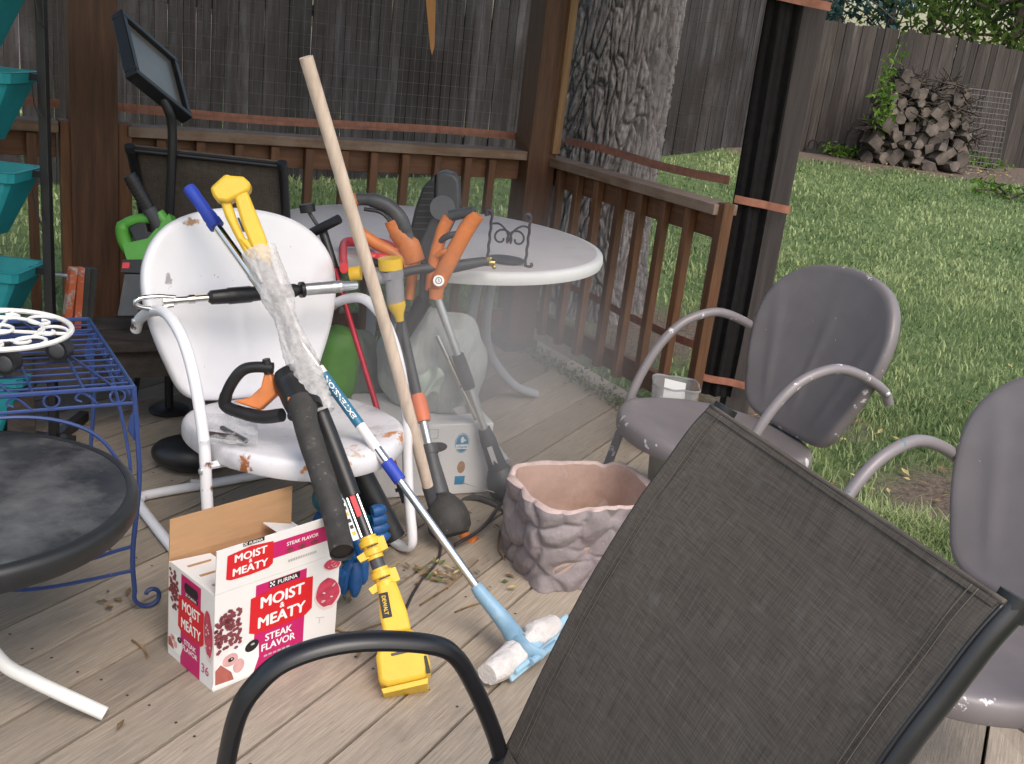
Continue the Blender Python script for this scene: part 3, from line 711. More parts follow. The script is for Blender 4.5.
# trees
def bg_tree(name, label, c, h, crown, mat, n, size, trunk=.12, group='trees beyond the fence'):
    t = thing(name, label, 'tree', c, 0, group); mb = MB()
    top = c + Vector((0, 0, h)); mb.add(g_tube(spline([c, c + Vector((.1, 0, h * .4)), top], 6), [trunk * (1 - .75 * i / 12) for i in range(13)], 8), m_bark2)
    pts = []
    for k in range(crown[3]):
        a = random.uniform(0, 2 * pi); rr_ = crown[0] * sqrt(random.random()); z = random.uniform(crown[1], crown[2])
        q = c + Vector((cos(a) * rr_, sin(a) * rr_ * .8, z)); mb.add(g_tube(spline([c + Vector((0, 0, max(.5, z - .9))), (c + q) / 2 + Vector((0, 0, z * .5)) * .35 + Vector((0, 0, .1)), q], 4), [.035, .03, .028, .026, .022, .018, .015, .012, .01], 5), m_bark2)
        s = random.uniform(.3, .62)
        for _ in range(n // crown[3]): pts.append(q + Vector((random.gauss(0, s), random.gauss(0, s), random.gauss(0, s * .6))))
    mb.build('trunk', t, c); leafmesh('crown', leafquads(pts, size), mat, t, c); return t
fyb = f2a.y
def at_y(px, py, y): p = Y(px, py, y); return Vector((p.x, p.y, ground(p.x, p.y)))
bg_tree('maple_tree', 'leafy maple with bright gaps behind the middle of the far fence', at_y(925, 30, fyb + 6.5), 6, (2.1, 2.0, 5.2, 18), m_leaf, 2200, .075)
bg_tree('maple_tree', 'dense leafy maple behind the right end of the far fence', at_y(1010, 30, fyb + 4.5), 6, (2.0, 1.6, 5.4, 30), m_leaf, 6000, .08)
bg_tree('maple_tree', 'dark leafy tree far behind the right end of the fence', at_y(1060, 30, fyb + 9), 8, (3, 1.5, 7, 24), m_leafd, 3000, .15)
bg_tree('maple_tree', 'small light green tree beside the blue spruce', at_y(885, 20, fyb + 3.2), 4, (.8, 2.0, 3.8, 12), m_leaf, 1500, .075)
# blue spruce
sc = at_y(838, 10, fyb + 2.0); t = thing('blue_spruce', 'drooping blue green spruce behind the fence by the grey post', 'tree', sc, 0, 'trees beyond the fence')
mb = MB(); mb.add(g_tube([sc, sc + Vector((0, 0, 6))], [.12, .02], 8), m_bark2); pts = []
for k in range(90):
    z = random.uniform(1.5, 5.6); a = random.uniform(0, 2 * pi); L_ = 1.35 * (1 - z / 6.5) + .25
    e = sc + Vector((cos(a) * L_, sin(a) * L_, z - .35 * L_)); s_ = sc + Vector((0, 0, z)); br = spline([s_, (s_ + e) / 2 + Vector((0, 0, .08)), e], 5); mb.add(g_tube(br, .012, 5), m_bark2)
    for p in br[2:]:
        for _ in range(9): pts.append(p + Vector((random.gauss(0, .07), random.gauss(0, .07), random.gauss(-.05, .06))))
mb.build('trunk', t, sc); leafmesh('crown', leafquads(pts, .06), m_spruce, t, sc)

# the thick trunk behind the side railing
tb = Vector((.72, 6.1, ground(.72, 6.1)))
tcx = Y(590, 230, 6.15).x
tb.x = tcx; tb.y = 6.3
t = thing('oak_tree', 'thick grey barked tree trunk standing behind the side railing', 'tree', tb)
RW = (Y(676, 180, 6.2).x - Y(556, 180, 6.2).x) / 2 * 1.09
NB, NH, HT = 220, 300, 5.0
BARKV = []
def barkp(u, v):
    a = 2 * pi * u; z = -.15 + HT * v
    fl = 1 + .55 * math.exp(-(z + .15) / .22) * (.7 + .5 * sin(a * 5 + 1))
    cx, cy = cos(a), sin(a)
    w1 = noise.noise(Vector((cx * 2.2, cy * 2.2, z * 1.6))); w2 = noise.noise(Vector((cx * 5, cy * 5, z * 4 + 7)))
    q = Vector((cx * 4.6 + w1 * .5 + w2 * .22, cy * 4.6 + w1 * .5 - w2 * .2, z * 2.7 + w1 * .9 + w2 * .35))
    dd, _ = noise.voronoi(q * 1.5); e = min(1, (dd[1] - dd[0]) * 5.0)
    dd2, _ = noise.voronoi(Vector((q.x, q.y, q.z * .8)) * 3.9 + Vector((3, 1, 2))); e2 = min(1, (dd2[1] - dd2[0]) * 4.0)
    fr = noise.fractal(q * 4.5, .6, 2.1, 5)
    hgt = .022 * e ** .6 + .007 * e2 * e + .009 * fr
    BARKV.append(max(0, min(1, .02 + .60 * e ** .7 * (.62 + .38 * e2) + .38 * fr * e + .16 * w1)))
    rr_ = RW * fl * (1 - .02 * z) + hgt - .04
    return (tb.x + cx * rr_ + .018 * (z - 1), tb.y + cy * rr_, tb.z + z)
NB, NH = 480, 560
g = g_grid(barkp, NB, NH); mb = MB(); mb.add(g, m_bark); mb.a = BARKV; mb.build('trunk', t, tb, angle=180)
pts = []
mb = MB()
for k in range(26):
    a = random.uniform(0, 2 * pi); q = tb + Vector((cos(a) * random.uniform(.5, 3.2), sin(a) * random.uniform(.5, 3), random.uniform(4.6, 6.8)))
    mb.add(g_tube(spline([tb + Vector((0, 0, 4.3)), (tb + q) / 2 + Vector((0, 0, 2.2)), q], 4), [.12, .1, .09, .08, .06, .05, .04, .03, .02], 6), m_bark2)
    for _ in range(90): pts.append(q + Vector((random.gauss(0, .6), random.gauss(0, .6), random.gauss(0, .35))))
mb.build('limbs', t, tb); leafmesh('crown', leafquads(pts, .12), m_leafd, t, tb)
# ivy creeping along the foot of the side railing
pts = []
for k in range(620):
    s = random.uniform(.05, BL - .1); p = CB + BD * s + Vector((nB.x, nB.y, 0)) * random.gauss(-.07, .03); pts.append(Vector((p.x, p.y, abs(random.gauss(.015, .015)))))
o = leafmesh('fallen_leaves', leafquads(pts, .013), m_leafg)
tag(o, 'dark green leaves drifted along the foot of the side railing', 'leaves', kind='stuff')

# ------------------------------------------------------------------ metal lawn chairs
ARM = [(-.215, .555), (-.185, .593), (-.1, .637), (0, .663), (.093, .644), (.16, .60), (.22, .52), (.27, .403), (.29, .284), (.32, .156), (.345, .08)]
def lawn_chair(name, label, loc, rotz, m_seat, m_back, m_arm, group, sa=.255, sb=.288, sy=.148):
    t = thing(name, label, 'chair', (loc[0], loc[1], 0), rotz, group)
    # seat: dished pan with a rolled lip
    NA = 72
    def outline(a):
        c, s = cos(a), sin(a); n = 2.4; r = (abs(c) ** n + abs(s) ** n) ** (-1 / n)
        y = sy + sb * r * s; wx = sa
        return wx * r * c, y
    def seat_z(x, y): return .392 + .030 * max(-1, min(1, (y - .165) / .3)) - .022 * max(0, 1 - (x / .25) ** 2) * max(0, 1 - ((y - .12) / .3) ** 2)
    v, f = [], []
    rings = [(s, 0) for s in np.linspace(.02, .95, 14)] + [(.985, -.003), (1.005, -.012), (1.014, -.026), (1.012, -.046), (1.004, -.050), (.99, -.046)]
    for s, dz in rings:
        for j in range(NA):
            x, y = outline(2 * pi * j / NA); x *= s; y = sy + (y - sy) * s
            fr = max(0, (y - sy - sb * .58) / .13) ** 2 * .022
            v.append(Vector((x, y, seat_z(x, y) + dz - fr)))
    for i in range(len(rings) - 1):
        for j in range(NA): f.append((i * NA + j, i * NA + (j + 1) % NA, (i + 1) * NA + (j + 1) % NA, (i + 1) * NA + j))
    f.append(tuple(range(NA)))
    mb = MB(); mb.add((v, f), m_seat); mb.a = [(1.0 if (s > .98 and dz > -.04) else (.9 if s > .9 else .55)) for s, dz in rings for j in range(NA)]; mb.build('seat', t, angle=70)
    # backrest: clam shell plate with embossed rays and a rolled rim
    half = [(0, .0), (.10, .004), (.165, .016), (.205, .05), (.232, .11), (.258, .18), (.278, .26), (.284, .33), (.272, .395), (.236, .455), (.178, .5), (.095, .528), (0, .538)]
    loop = spline([(x, h, 0) for x, h in half] + [(-x, h, 0) for x, h in half[-2:0:-1]], 5, closed=True)
    NL = len(loop); ctr = Vector((0, .27, 0)); le = radians(16)
    def bp(x, h, d): # d = towards the sitter
        y = -.105 - h * sin(le) + d * cos(le); z = .362 + h * cos(le) + d * sin(le); return Vector((x, y, z))
    def emboss(x, h):
        phi = atan2(x, h + .30); r = hypot(x, h + .30)
        k = max(0, cos(phi * 20)) ** 4; fade = max(0, min(1, (h - .04) / .08)) * max(0, min(1, (.44 - h) / .1))
        return .0034 * k * fade
    v, f = [], []; rings = [(s, 0) for s in np.linspace(.02, .95, 26)] + [(.985, -.004), (1.0, -.012), (1.006, -.024), (1.003, -.036), (.99, -.038)]
    for s, dz in rings:
        for p in loop:
            q = ctr + (p - ctr) * s; d = .045 * (q.x / .284) ** 2 + emboss(q.x, q.y) + dz
            v.append(bp(q.x, q.y, d))
    for i in range(len(rings) - 1):
        for j in range(NL): f.append((i * NL + j, i * NL + (j + 1) % NL, (i + 1) * NL + (j + 1) % NL, (i + 1) * NL + j))
    f.append(tuple(range(NL)))
    mb = MB(); mb.add((v, f), m_back); mb.a = [(1.0 if s > .98 else (.86 if s > .9 else .6)) for s, dz in rings for j in range(NL)]; mb.build('backrest', t, angle=75)
    for sx in (1, -1):
        pts = [(sx * .2875, y, z) for y, z in ARM] + [(sx * .2875, .345, .04), (sx * .285, .30, .0165), (sx * .28, .2, .0150), (sx * .27, -.22, .0150)]
        if sx == 1: pts += [(.25, -.285, .015), (.20, -.30, .015), (.0, -.30, .015)]
        else: pts += [(-.25, -.285, .015), (-.20, -.30, .015), (.0, -.30, .015)]
        mb = MB(); mb.add(g_tube(spline(pts, 6), .0145, 12), m_arm); a = mb.build('arm_frame', t)
        for by, bz in ((-.19, .587), (.285, .345)): mb = MB(); mb.add(g_ball((sx * .3015, by, bz), (.006, .009, .009), 8, 6), m_alu); mb.build('bolt', a)
    mb = MB(); mb.add(g_tube([(-.2875, .275, .352), (.2875, .275, .352)], .010, 8), m_arm); mb.add(g_tube([(-.19, -.02, .338), (.19, -.02, .338)], .010, 8), m_arm)
    for sx in (-1, 1): mb.add(g_tube([(sx * .15, -.05, .345), (sx * .15, .275, .347)], .012, 8), m_arm)
    mb.build('seat_support', t); return t
WL, WA = Vector((-.67, 2.63, 0)), radians(-50)
lawn_chair('lawn_chair', 'white metal lawn chair with rust spots, loaded with tools', WL, WA - pi / 2, m_whiteseat, m_white, m_white, 'metal shell back lawn chairs', .264, .305, .165)
gchair = lawn_chair('lawn_chair', 'grey lawn chair with chipped white arms beside the grey post', (.7545, 2.9275), radians(-154) - pi / 2, m_gray, m_gray, m_graytube, 'metal shell back lawn chairs')
c2 = dup(gchair, (1.0745, 1.904, 0), radians(-146) - pi / 2, 'grey lawn chair with teal specks on its arm at the right edge')
for ch in c2.children:
    if ch.name.startswith('arm_frame'):
        ch.data = ch.data.copy(); ch.data.materials[0] = m_graytube2

# ------------------------------------------------------------------ sling patio chairs
def sling_chair(name, label, loc, rotz, hw=.2525, group='sling patio chairs'):
    t = thing(name, label, 'chair', (loc[0], loc[1], 0), rotz, group)
    prof = spline([(0, .0, .955), (0, .026, .922), (0, .058, .868), (0, .091, .812), (0, .149, .69), (0, .20, .552), (0, .243, .425), (0, .285, .368), (0, .36, .362), (0, .50, .385), (0, .66, .412), (0, .72, .398), (0, .745, .36)], 8)
    n = len(prof)
    nb_ = max(i for i in range(n) if prof[i].z > .43)
    def surf(u, v, i0, i1):
        k = i0 + v * (i1 - i0); i = min(int(k), n - 2); p = prof[i].lerp(prof[i + 1], k - i); x = (u * 2 - 1) * (hw + .006)
        sag = .012 * (1 - (2 * u - 1) ** 2) * min(1, v * 4)
        return (x, p.y - sag, p.z - sag * .5)
    for nm, i0, i1 in (('back_sling', 0, nb_), ('seat_sling', nb_, n - 1)):
        g1 = g_grid(lambda u, v: surf(u, v, i0, i1), 30, 60); g2 = ([p - Vector((0, .003, .002)) for p in g1[0]], [tuple(reversed(q)) for q in g1[1]])
        mb = MB(); mb.add(g1, m_sling); mb.add(g2, m_sling)
        if nm == 'back_sling':   # hem: doubled cloth at the sides and the top pocket
            for s in (-1, 1):
                mb.add(g_tube([Vector(surf(.5 + s * .5, k / 40, i0, i1)) + Vector((0, -.001, 0)) for k in range(41)], .0022, 6), m_blackmet)
                mb.add(g_tube([Vector(surf(.5 + s * .432, k / 40, i0, i1)) + Vector((0, .0026, .001)) for k in range(41)], .0007, 4), m_seam)
                mb.add(g_grid(lambda u, v: Vector(surf((.5 + s * (.5 - .06 * u)), v, i0, i1)) + Vector((0, .0007, .0003)), 3, 60), m_sling)
                mb.add(g_tube([Vector(surf(.5 + s * .448, k / 40, i0, i1)) + Vector((0, .0026, .001)) for k in range(41)], .0007, 4), m_seam)
            mb.add(g_grid(lambda u, v: Vector(surf(.005 + .99 * u, v * .03, i0, i1)) + Vector((0, .0022, .001)), 30, 3), m_sling)
            mb.add(g_tube([Vector(surf(k / 30, 0, i0, i1)) + Vector((0, -.002, .001)) for k in range(31)], .004, 6), m_sling)
        mb.build(nm, t, angle=180)
    for s in (-1, 1):
        mb = MB(); mb.add(g_tube([Vector((s * (hw + .001), p.y - .0185 * max(0, min(1, (p.z - .37) / .1)), p.z - .007 - .012 * max(0, min(1, (.45 - p.z) / .07)))) for p in prof], .0158, 12, flat=(1.05, 1.0), up=(1, 0, 0)), m_blackmet)
        r_ = mb.build('side_rail', t)
        mb = MB(); mb.add(g_tube([(s * (hw + .001), -.024, .957), (s * (hw + .001), -.015, .938)], .0172, 14), m_black); mb.build('end_cap', r_)
        ap = spline([(s * (hw + .016), y, z) for y, z in ((.232, .385), (.255, .452), (.292, .533), (.326, .590), (.362, .615), (.438, .631), (.504, .632), (.562, .616), (.596, .585), (.617, .545), (.630, .471), (.645, .34), (.672, .16), (.685, .0))], 7)
        mb = MB(); mb.add(g_tube(ap, .0145, 12, flat=(1.25, .85), up=(1, 0, 0)), m_blackmet); a = mb.build('arm_frame', t)
        mb = MB(); mb.add(g_tube([(s * (hw + .006), .25, .41), (s * (hw + .01), .16, .26), (s * (hw + .01), .02, .0)], .0135, 10), m_blackmet); mb.build('leg', t)
    mb = MB(); mb.add(g_tube([(-hw, -.014, .942), (hw, -.014, .942)], .010, 10), m_blackmet); mb.build('top_bar', t)
    mb = MB()
    for y, z in ((.30, .345), (.69, .385)): mb.add(g_tube([(-hw - .006, y, z), (hw + .006, y, z)], .010, 8), m_blackmet)
    mb.build('cross_bar', t); return t
m_seam = M('pale seam thread', (.105, .09, .078), .8)
fchair = sling_chair('sling_chair', 'dark brown sling chair with black arms, large in the foreground', (.3745, 1.0825), radians(-157) - pi / 2)
bc0 = Y(214, 160, 3.62)
dup(fchair, (-1.115, 3.46, -.02), radians(4), 'dark brown sling chair seen from behind between the white chair and the railing')

# ------------------------------------------------------------------ round resin table
TC = Vector((-.334, 3.725, 0)); TR = .6155
t = thing('round_table', 'round table with a speckled off white top by the railing corner', 'table', TC)
part('tabletop', t, [(g_lathe([(.0, .690), (TR - .030, .690), (TR - .026, .7088), (TR - .04, .7092), (TR * .8, .7096), (TR * .5, .7098), (TR * .2, .7099), (0, .7100)], 96, TC), m_table)], angle=50)
part('table_lip', t, [(g_lathe([(TR - .03, .664), (TR - .004, .668), (TR, .682), (TR - .002, .700), (TR - .008, .7075), (TR - .0255, .7086)], 96, TC), m_tablelip)], angle=60)
for k in range(4):
    a = radians(-52 + 90 * k); d = Vector((cos(a), sin(a), 0))
    part('leg', t, [(g_tube(spline([TC + d * .30 + Vector((0, 0, .69)), TC + d * .26 + Vector((0, 0, .45)), TC + d * .28 + Vector((0, 0, .25)), TC + d * .42 + Vector((0, 0, .08)), TC + d * .56 + Vector((0, 0, .014))], 7), .019, 12), m_leg)])
part('hub', t, [(g_lathe([(.24, .66), (.24, .69)], 32, TC), m_leg)])

# scroll ironwork on the table
bs = Z(487, 262, .7115); bs2 = Z(525, 266, .7115); ax = (bs2 - bs).normalized(); wd = (bs2 - bs).length
t = thing('iron_holder', 'small wrought iron scroll holder standing on the round table', 'holder', bs)
up = Vector((0, 0, 1)); hh = .158
for x0 in (0, wd):
    b = bs + ax * x0; tw = [b + up * (hh * k / 24) + Vector((cos(k * 1.1), sin(k * 1.1), 0)) * .0012 for k in range(25)]
    dpt = Vector((-ax.y, ax.x, 0))
    part('upright', t, [(g_tube(tw, .0048, 7), m_iron), (g_tube(spline([b + up * hh, b + up * (hh + .012) - ax * .006, b + up * (hh + .010) - ax * .018, b + up * (hh - .006) - ax * .016], 5), .0075, 8), m_iron),
                        (g_tube(spline([b, b + ax * .012 + up * .001 - dpt * .01, b + ax * .022 + up * .006 - dpt * .012, b + ax * .017 + up * .014 - dpt * .012], 5), .0048, 7), m_iron)])
def scroll(cx, cz, s):
    return [bs + ax * (cx + s * r * cos(a)) + up * (cz + r * sin(a)) for a, r in ((pi * -.15 + q * .40, .036 * (1 - q / 21)) for q in range(18))]
part('scrolls', t, [(g_tube(spline(scroll(wd * .30, .085, 1), 3), .0034, 6), m_iron), (g_tube(spline(scroll(wd * .72, .085, -1), 3), .0034, 6), m_iron), (g_tube(spline([bs + up * .128, bs + ax * wd * .22 + up * .130, bs + ax * wd * .44 + up * .105, bs + ax * wd * .5 + up * .075, bs + ax * wd * .58 + up * .108, bs + ax * wd * .8 + up * .130, bs + ax * wd + up * .128], 5), .0034, 6), m_iron)])
dpt = Vector((-ax.y, ax.x, 0)); pc_ = bs + ax * wd * .5 + dpt * .045
part('plate', t, [(g_lathe([(0, .004), (wd * .5, .004), (wd * .52, .007), (wd * .5, .009), (0, .008)], 32, pc_), m_iron)])

# ------------------------------------------------------------------ blue wire plant table, white plant caddy
HT_ = .575
Q1 = Z(134, 387, HT_); Q2 = Z(89, 319, HT_); ev = (Q2 - Q1).normalized(); dep = (Q2 - Q1).length; eu = Vector((-ev.y, ev.x, 0)); eu = eu if eu.x < 0 else -eu; wid = .62
t = thing('wire_table', 'chipped blue wire plant table with scroll feet', 'table', Vector((Q1.x, Q1.y, 0)))
def bt(a, b, z): return Vector((Q1.x, Q1.y, 0)) + eu * a + ev * b + up * z
top = []
fr_ = [bt(0, 0, HT_), bt(wid, 0, HT_), bt(wid, dep, HT_), bt(0, dep, HT_)]
top.append((g_tube(fr_, .0055, 6, closed=True), m_bluemet))
for k in range(1, 6): top.append((g_tube([bt(wid * k / 6, .0, HT_), bt(wid * k / 6, dep, HT_)], .003, 5), m_bluemet))
for k in range(1, 13): top.append((g_tube([bt(0, dep * k / 13, HT_ - .004), bt(wid, dep * k / 13, HT_ - .004)], .0026, 5), m_bluemet))
for k in range(0, 3): top.append((g_tube([bt(wid * (k + .2) / 3, 0, HT_ + .003), bt(wid * (k + .8) / 3, dep, HT_ + .003)], .0026, 5), m_bluemet))
part('top_grid', t, top)
rb = []; zb = HT_ - .038
rb.append((g_tube([bt(0, 0, zb), bt(wid, 0, zb), bt(wid, dep, zb), bt(0, dep, zb)], .004, 6, closed=True), m_bluemet))
def ringat(c, d, r): return (g_tube([c + d * (r * cos(a)) + up * (r * sin(a)) for a in np.linspace(0, 2 * pi, 17)[:-1]], .0026, 5, closed=True), m_bluemet)
for k in range(9):
    if k % 2 == 0: rb.append(ringat(bt(.035 + k * .068, 0, HT_ - .019), eu, .016))
    else: rb.append((g_tube(spline([bt(.005 + k * .068, 0, zb), bt(.03 + k * .068, 0, HT_ - .012), bt(.045 + k * .068, 0, HT_ - .006), bt(.055 + k * .068, 0, HT_ - .018), bt(.042 + k * .068, 0, HT_ - .026)], 4), .0026, 5), m_bluemet))
for k in range(8): rb.append(ringat(bt(0, .04 + k * .072, HT_ - .019), ev, .016))
part('rim_band', t, rb)
for a, b in ((0, 0), (wid, 0), (wid, dep), (0, dep)):
    su = 1 if a == 0 else -1; sv = 1 if b == 0 else -1
    lg = [bt(a, b, HT_), bt(a - su * .004, b, .50), bt(a - su * .010, b - sv * .006, .35), bt(a + su * .004, b, .16), bt(a, b, .05)]
    sc_ = [bt(a - su * .035 + su * .036 * q * cos(w_), b, .036 + .036 * q * sin(w_)) for q, w_ in ((1 - .75 * i / 14, pi * 0 - i * .42) for i in range(15))]
    l_ = part('leg', t, [(g_tube(spline(lg, 6), .006, 7), m_bluemet), (g_tube(spline([bt(a, b, .06)] + sc_, 3), .0055, 7), m_bluemet)])
    part('leaf_ornament', l_, [(g_prism([(0, 0), (.016, .03), (.012, .055), (0, .075), (-.012, .055), (-.016, .03)], -.002, .002, frame(bt(a - su * .0, b, HT_ - .13), eu - ev * .5, (0, 0, 1))), m_bluemet)], off=t.location)
ar = []
ar.append((g_tube(spline([bt(.012, .004, .23), bt(.02, .004, .36), bt(.10, .004, .48), bt(.27, .004, .525), bt(wid - .1, .004, .48), bt(wid - .02, .004, .36), bt(wid - .012, .004, .23)], 8), .0045, 6), m_bluemet))
ar.append((g_tube(spline([bt(.004, .012, .23), bt(.004, .03, .38), bt(.004, dep * .3, .49), bt(.004, dep * .5, .525), bt(.004, dep * .7, .49), bt(.004, dep - .02, .36)], 8), .0045, 6), m_bluemet))
ar.append((g_tube(spline([bt(0, .0, .175), bt(.2, .1, .10), bt(wid * .5, dep * .5, .15), bt(wid - .1, dep - .1, .12), bt(wid, dep, .17)], 6), .005, 6), m_bluemet))
ar.append((g_tube(spline([bt(wid, 0, .17), bt(wid * .5, dep * .5, .155), bt(0, dep, .17)], 6), .005, 6), m_bluemet))
ar.append((g_tube(spline([bt(0, 0, .11), bt(.2, .02, .09), bt(wid * .6, .10, .07), bt(wid, .02, .11)], 6), .005, 6), m_bluemet))
part('stretcher', t, ar)
# caddy
cr_ = Z(73, 327, .655); cc = Z(-4, 329, .655); RC = (cr_ - cc).length * .98; cc.z = 0
t = thing('plant_caddy', 'round white scrollwork plant caddy with black casters on the blue wire table', 'plant caddy', Vector((cc.x, cc.y, HT_)))
zc = .655; it = [(g_tube([cc + Vector((RC * cos(a), RC * sin(a), zc)) for a in np.linspace(0, 2 * pi, 49)[:-1]], .0062, 8, closed=True), m_wpaint), (g_tube([cc + Vector((RC * .62 * cos(a), RC * .62 * sin(a), zc)) for a in np.linspace(0, 2 * pi, 37)[:-1]], .0045, 7, closed=True), m_wpaint),
           (g_tube([cc + Vector((RC * .22 * cos(a), RC * .22 * sin(a), zc)) for a in np.linspace(0, 2 * pi, 21)[:-1]], .0045, 7, closed=True), m_wpaint)]
for k in range(8):
    a = 2 * pi * k / 8 + .25; q = cc + Vector((cos(a), sin(a), 0)) * RC * .72; e1 = Vector((cos(a), sin(a), 0)); e2 = Vector((-sin(a), cos(a), 0))
    it.append((g_tube(spline([q + e1 * (RC * .24 * (1 - i / 15) * cos(i * .52 + .2)) + e2 * (RC * .30 * (1 - i / 17) * sin(i * .52 + .2)) + up * zc for i in range(14)], 3), .004, 6), m_wpaint))
    if k % 2 == 0: it.append((g_tube([cc + up * (zc - .004), cc + e1 * RC + up * (zc - .004)], .0042, 6), m_wpaint))
part('scroll_ring', t, it)
for px, py in ((8, 362), (60, 349), (-70, 352), (-45, 318)):
    p = Z(px, py, .61)
    c_ = part('caster', t, [(g_tube([p + CR * -.001 - Vector((0, .017, 0)), p + Vector((0, .017, 0))], [.026, .026], 18), m_black), (g_tube([p + up * .02, p + up * .046], .009, 8), m_black)])
    part('hub_cap', c_, [(g_ball(p - Vector((0, .017, 0)), (.019, .005, .019), 14, 8), m_dgray)], off=t.location)

# turquoise planters on their black rack
RK = Y(47, 200, 3.02); RK.z = 0
t = thing('plant_rack', 'tall black metal plant rack at the left edge of the photo', 'plant rack', RK)
lx = RK + Vector((-.62, .06, 0))
for c_ in (RK, lx): part('upright', t, [(g_box((c_.x, c_.y, .95), (.026, .026, 1.9)), m_blackmet)], bevel=.002, smooth=False)
zs = [Y(20, yy, 2.98).z for yy in (-26, 72, 170, 268)]; zs.append(zs[-1] - .33)
for z in zs:
    part('bracket', t, [(g_box((RK.x - .03, RK.y, z - .012), (.06, .012, .02)), m_blackmet)], smooth=False)
part('foot', t, [(g_box((RK.x - .31, RK.y, .02), (.75, .03, .03)), m_blackmet), (g_box((RK.x, RK.y, .021), (.03, .45, .032)), m_blackmet)], smooth=False)
part('cable', t, [(g_tube(spline([Y(35, 0, 2.99), Y(38, 20, 2.99), Y(43, 28, 2.99)], 5), .003, 5), m_black)]); part('cable', t, [(g_tube(spline([Y(33, 85, 2.99), Y(35, 105, 2.99), Y(42, 118, 2.99)], 5), .003, 5), m_black)]); part('cable', t, [(g_tube(spline([Y(33, 190, 2.99), Y(37, 212, 2.99), Y(42, 226, 2.99)], 5), .003, 5), m_black)])
def planter(label, z, first=None):
    if first:
        c_ = dup(first, (RK.x - .335, RK.y - .02, z), 0, label); return c_
    t = thing('turquoise_planter', label, 'planter', (RK.x - .335, RK.y - .02, z), 0, 'turquoise planters on the black rack')
    H_ = .205
    def ring(sx, sy, z): return [Vector((sx * a, sy * b, z)) for a, b in ((-1, -.86), (-.95, -1), (.95, -1), (1, -.86), (1, .86), (.95, 1), (-.95, 1), (-1, .86))]
    secs = [ring(.20, .055, -H_), ring(.275, .088, -.045), ring(.28, .09, -.032), ring(.292, .098, -.032), ring(.297, .102, -.002), ring(.30, .105, 0), ring(.283, .092, 0), ring(.272, .086, -.03), ring(.19, .05, -H_ + .02)]
    v = [p for s in secs for p in s]; f = [(i * 8 + j, i * 8 + (j + 1) % 8, (i + 1) * 8 + (j + 1) % 8, (i + 1) * 8 + j) for i in range(len(secs) - 1) for j in range(8)] + [tuple(reversed(range(8))), tuple(range(64, 72))]
    mb = MB(); mb.add((v, f), m_teal); mb.build('trough', t, bevel=.003)
    mb = MB(); mb.add(g_grid(lambda u, v: ((u * 2 - 1) * .255, (v * 2 - 1) * .075, -.05 + .006 * noise.noise(Vector((u * 9, v * 4, 1)))), 20, 6), m_soil); mb.build('soil', t)
    return t
p0 = planter('turquoise planter, topmost on the black rack, cut by the photo top', zs[0])
planter('turquoise planter, second from the top of the black rack', zs[1], p0)
planter('turquoise planter, third from the top of the black rack', zs[2], p0)
planter('turquoise planter just above the white scrollwork caddy', zs[3], p0)
planter('turquoise planter low behind the blue wire table', zs[4], p0)

# ------------------------------------------------------------------ black glass side table
BC = Vector((-1.03, 1.72, 0)); BR = .332; BZ = .47
t = thing('side_table', 'small round table with a black glass top and white tube legs', 'table', BC)
part('glass_top', t, [(g_lathe([(0, BZ - .006), (BR - .022, BZ - .006), (BR - .022, BZ), (0, BZ)], 72, BC), m_glass)])
part('rim', t, [(g_lathe([(BR - .024, BZ - .042), (BR - .004, BZ - .044), (BR, BZ - .037), (BR + .001, BZ - .010), (BR - .003, BZ - .002), (BR - .012, BZ + .003), (BR - .022, BZ + .002), (BR - .024, BZ - .042)], 72, BC), m_vinyl)], angle=60)
ft = Z(105, 714, .016); dl = (Vector((ft.x, ft.y, 0)) - BC); dl.normalize()
for k in range(3):
    d = Matrix.Rotation(2 * pi * k / 3, 3, 'Z') @ dl; pr_ = Vector((-d.y, d.x, 0)); L0 = (Vector((ft.x, ft.y, 0)) - BC).length
    part('leg', t, [(g_tube(spline([BC + d * .02 + up * (BZ - .012), BC + d * .03 + up * .33, BC + d * .035 + up * .20, BC + d * .075 + up * .115, BC + d * L0 * .5 + up * .075, BC + d * L0 + up * .016], 8), .0145, 12), m_wpaint)])

# ------------------------------------------------------------------ printed carton
BB, BRt, BLf = Vector((-.564, 1.852, 0)), Vector((-.350, 2.100, 0)), Vector((-.708, 2.026, 0))
ex = (BRt - BB); WB = ex.length; ex.normalize(); ey = Vector((-ex.y, ex.x, 0)); DB = .188; HB = Y(218, 590, BB.y).z
HB = .238
t = thing('dog_food_carton', 'opened white carton printed red and magenta with raised flaps', 'box', BB)
def bp3(a, b, z): return BB + ex * a + ey * b + up * z
th = .003
front = frame(bp3(0, 0, 0), ex, (0, 0, 1)); side = frame(bp3(0, DB, 0), -ey, (0, 0, 1))   # z axis points outwards
def rect(a, b, c, d): return [(a, b), (c, b), (c, d), (a, d)]
FL = .004
def layer(k): return .0004 * k
def flat(mb, M4, poly, k, mat): 
    n = len(poly); v = [M4 @ Vector((x, y, layer(k))) for x, y in poly]; mb.add((v, [tuple(range(n))]), mat)
def blob(cx, cy, rx, ry, n=18, rot=0, j=0, seed=0):
    rr = random.Random(seed); return [(cx + (rx * cos(a) * cos(rot) - ry * sin(a) * sin(rot)) * (1 + rr.uniform(-j, j)), cy + (rx * cos(a) * sin(rot) + ry * sin(a) * cos(rot)) * (1 + rr.uniform(-j, j))) for a in (2 * pi * i / n for i in range(n))]
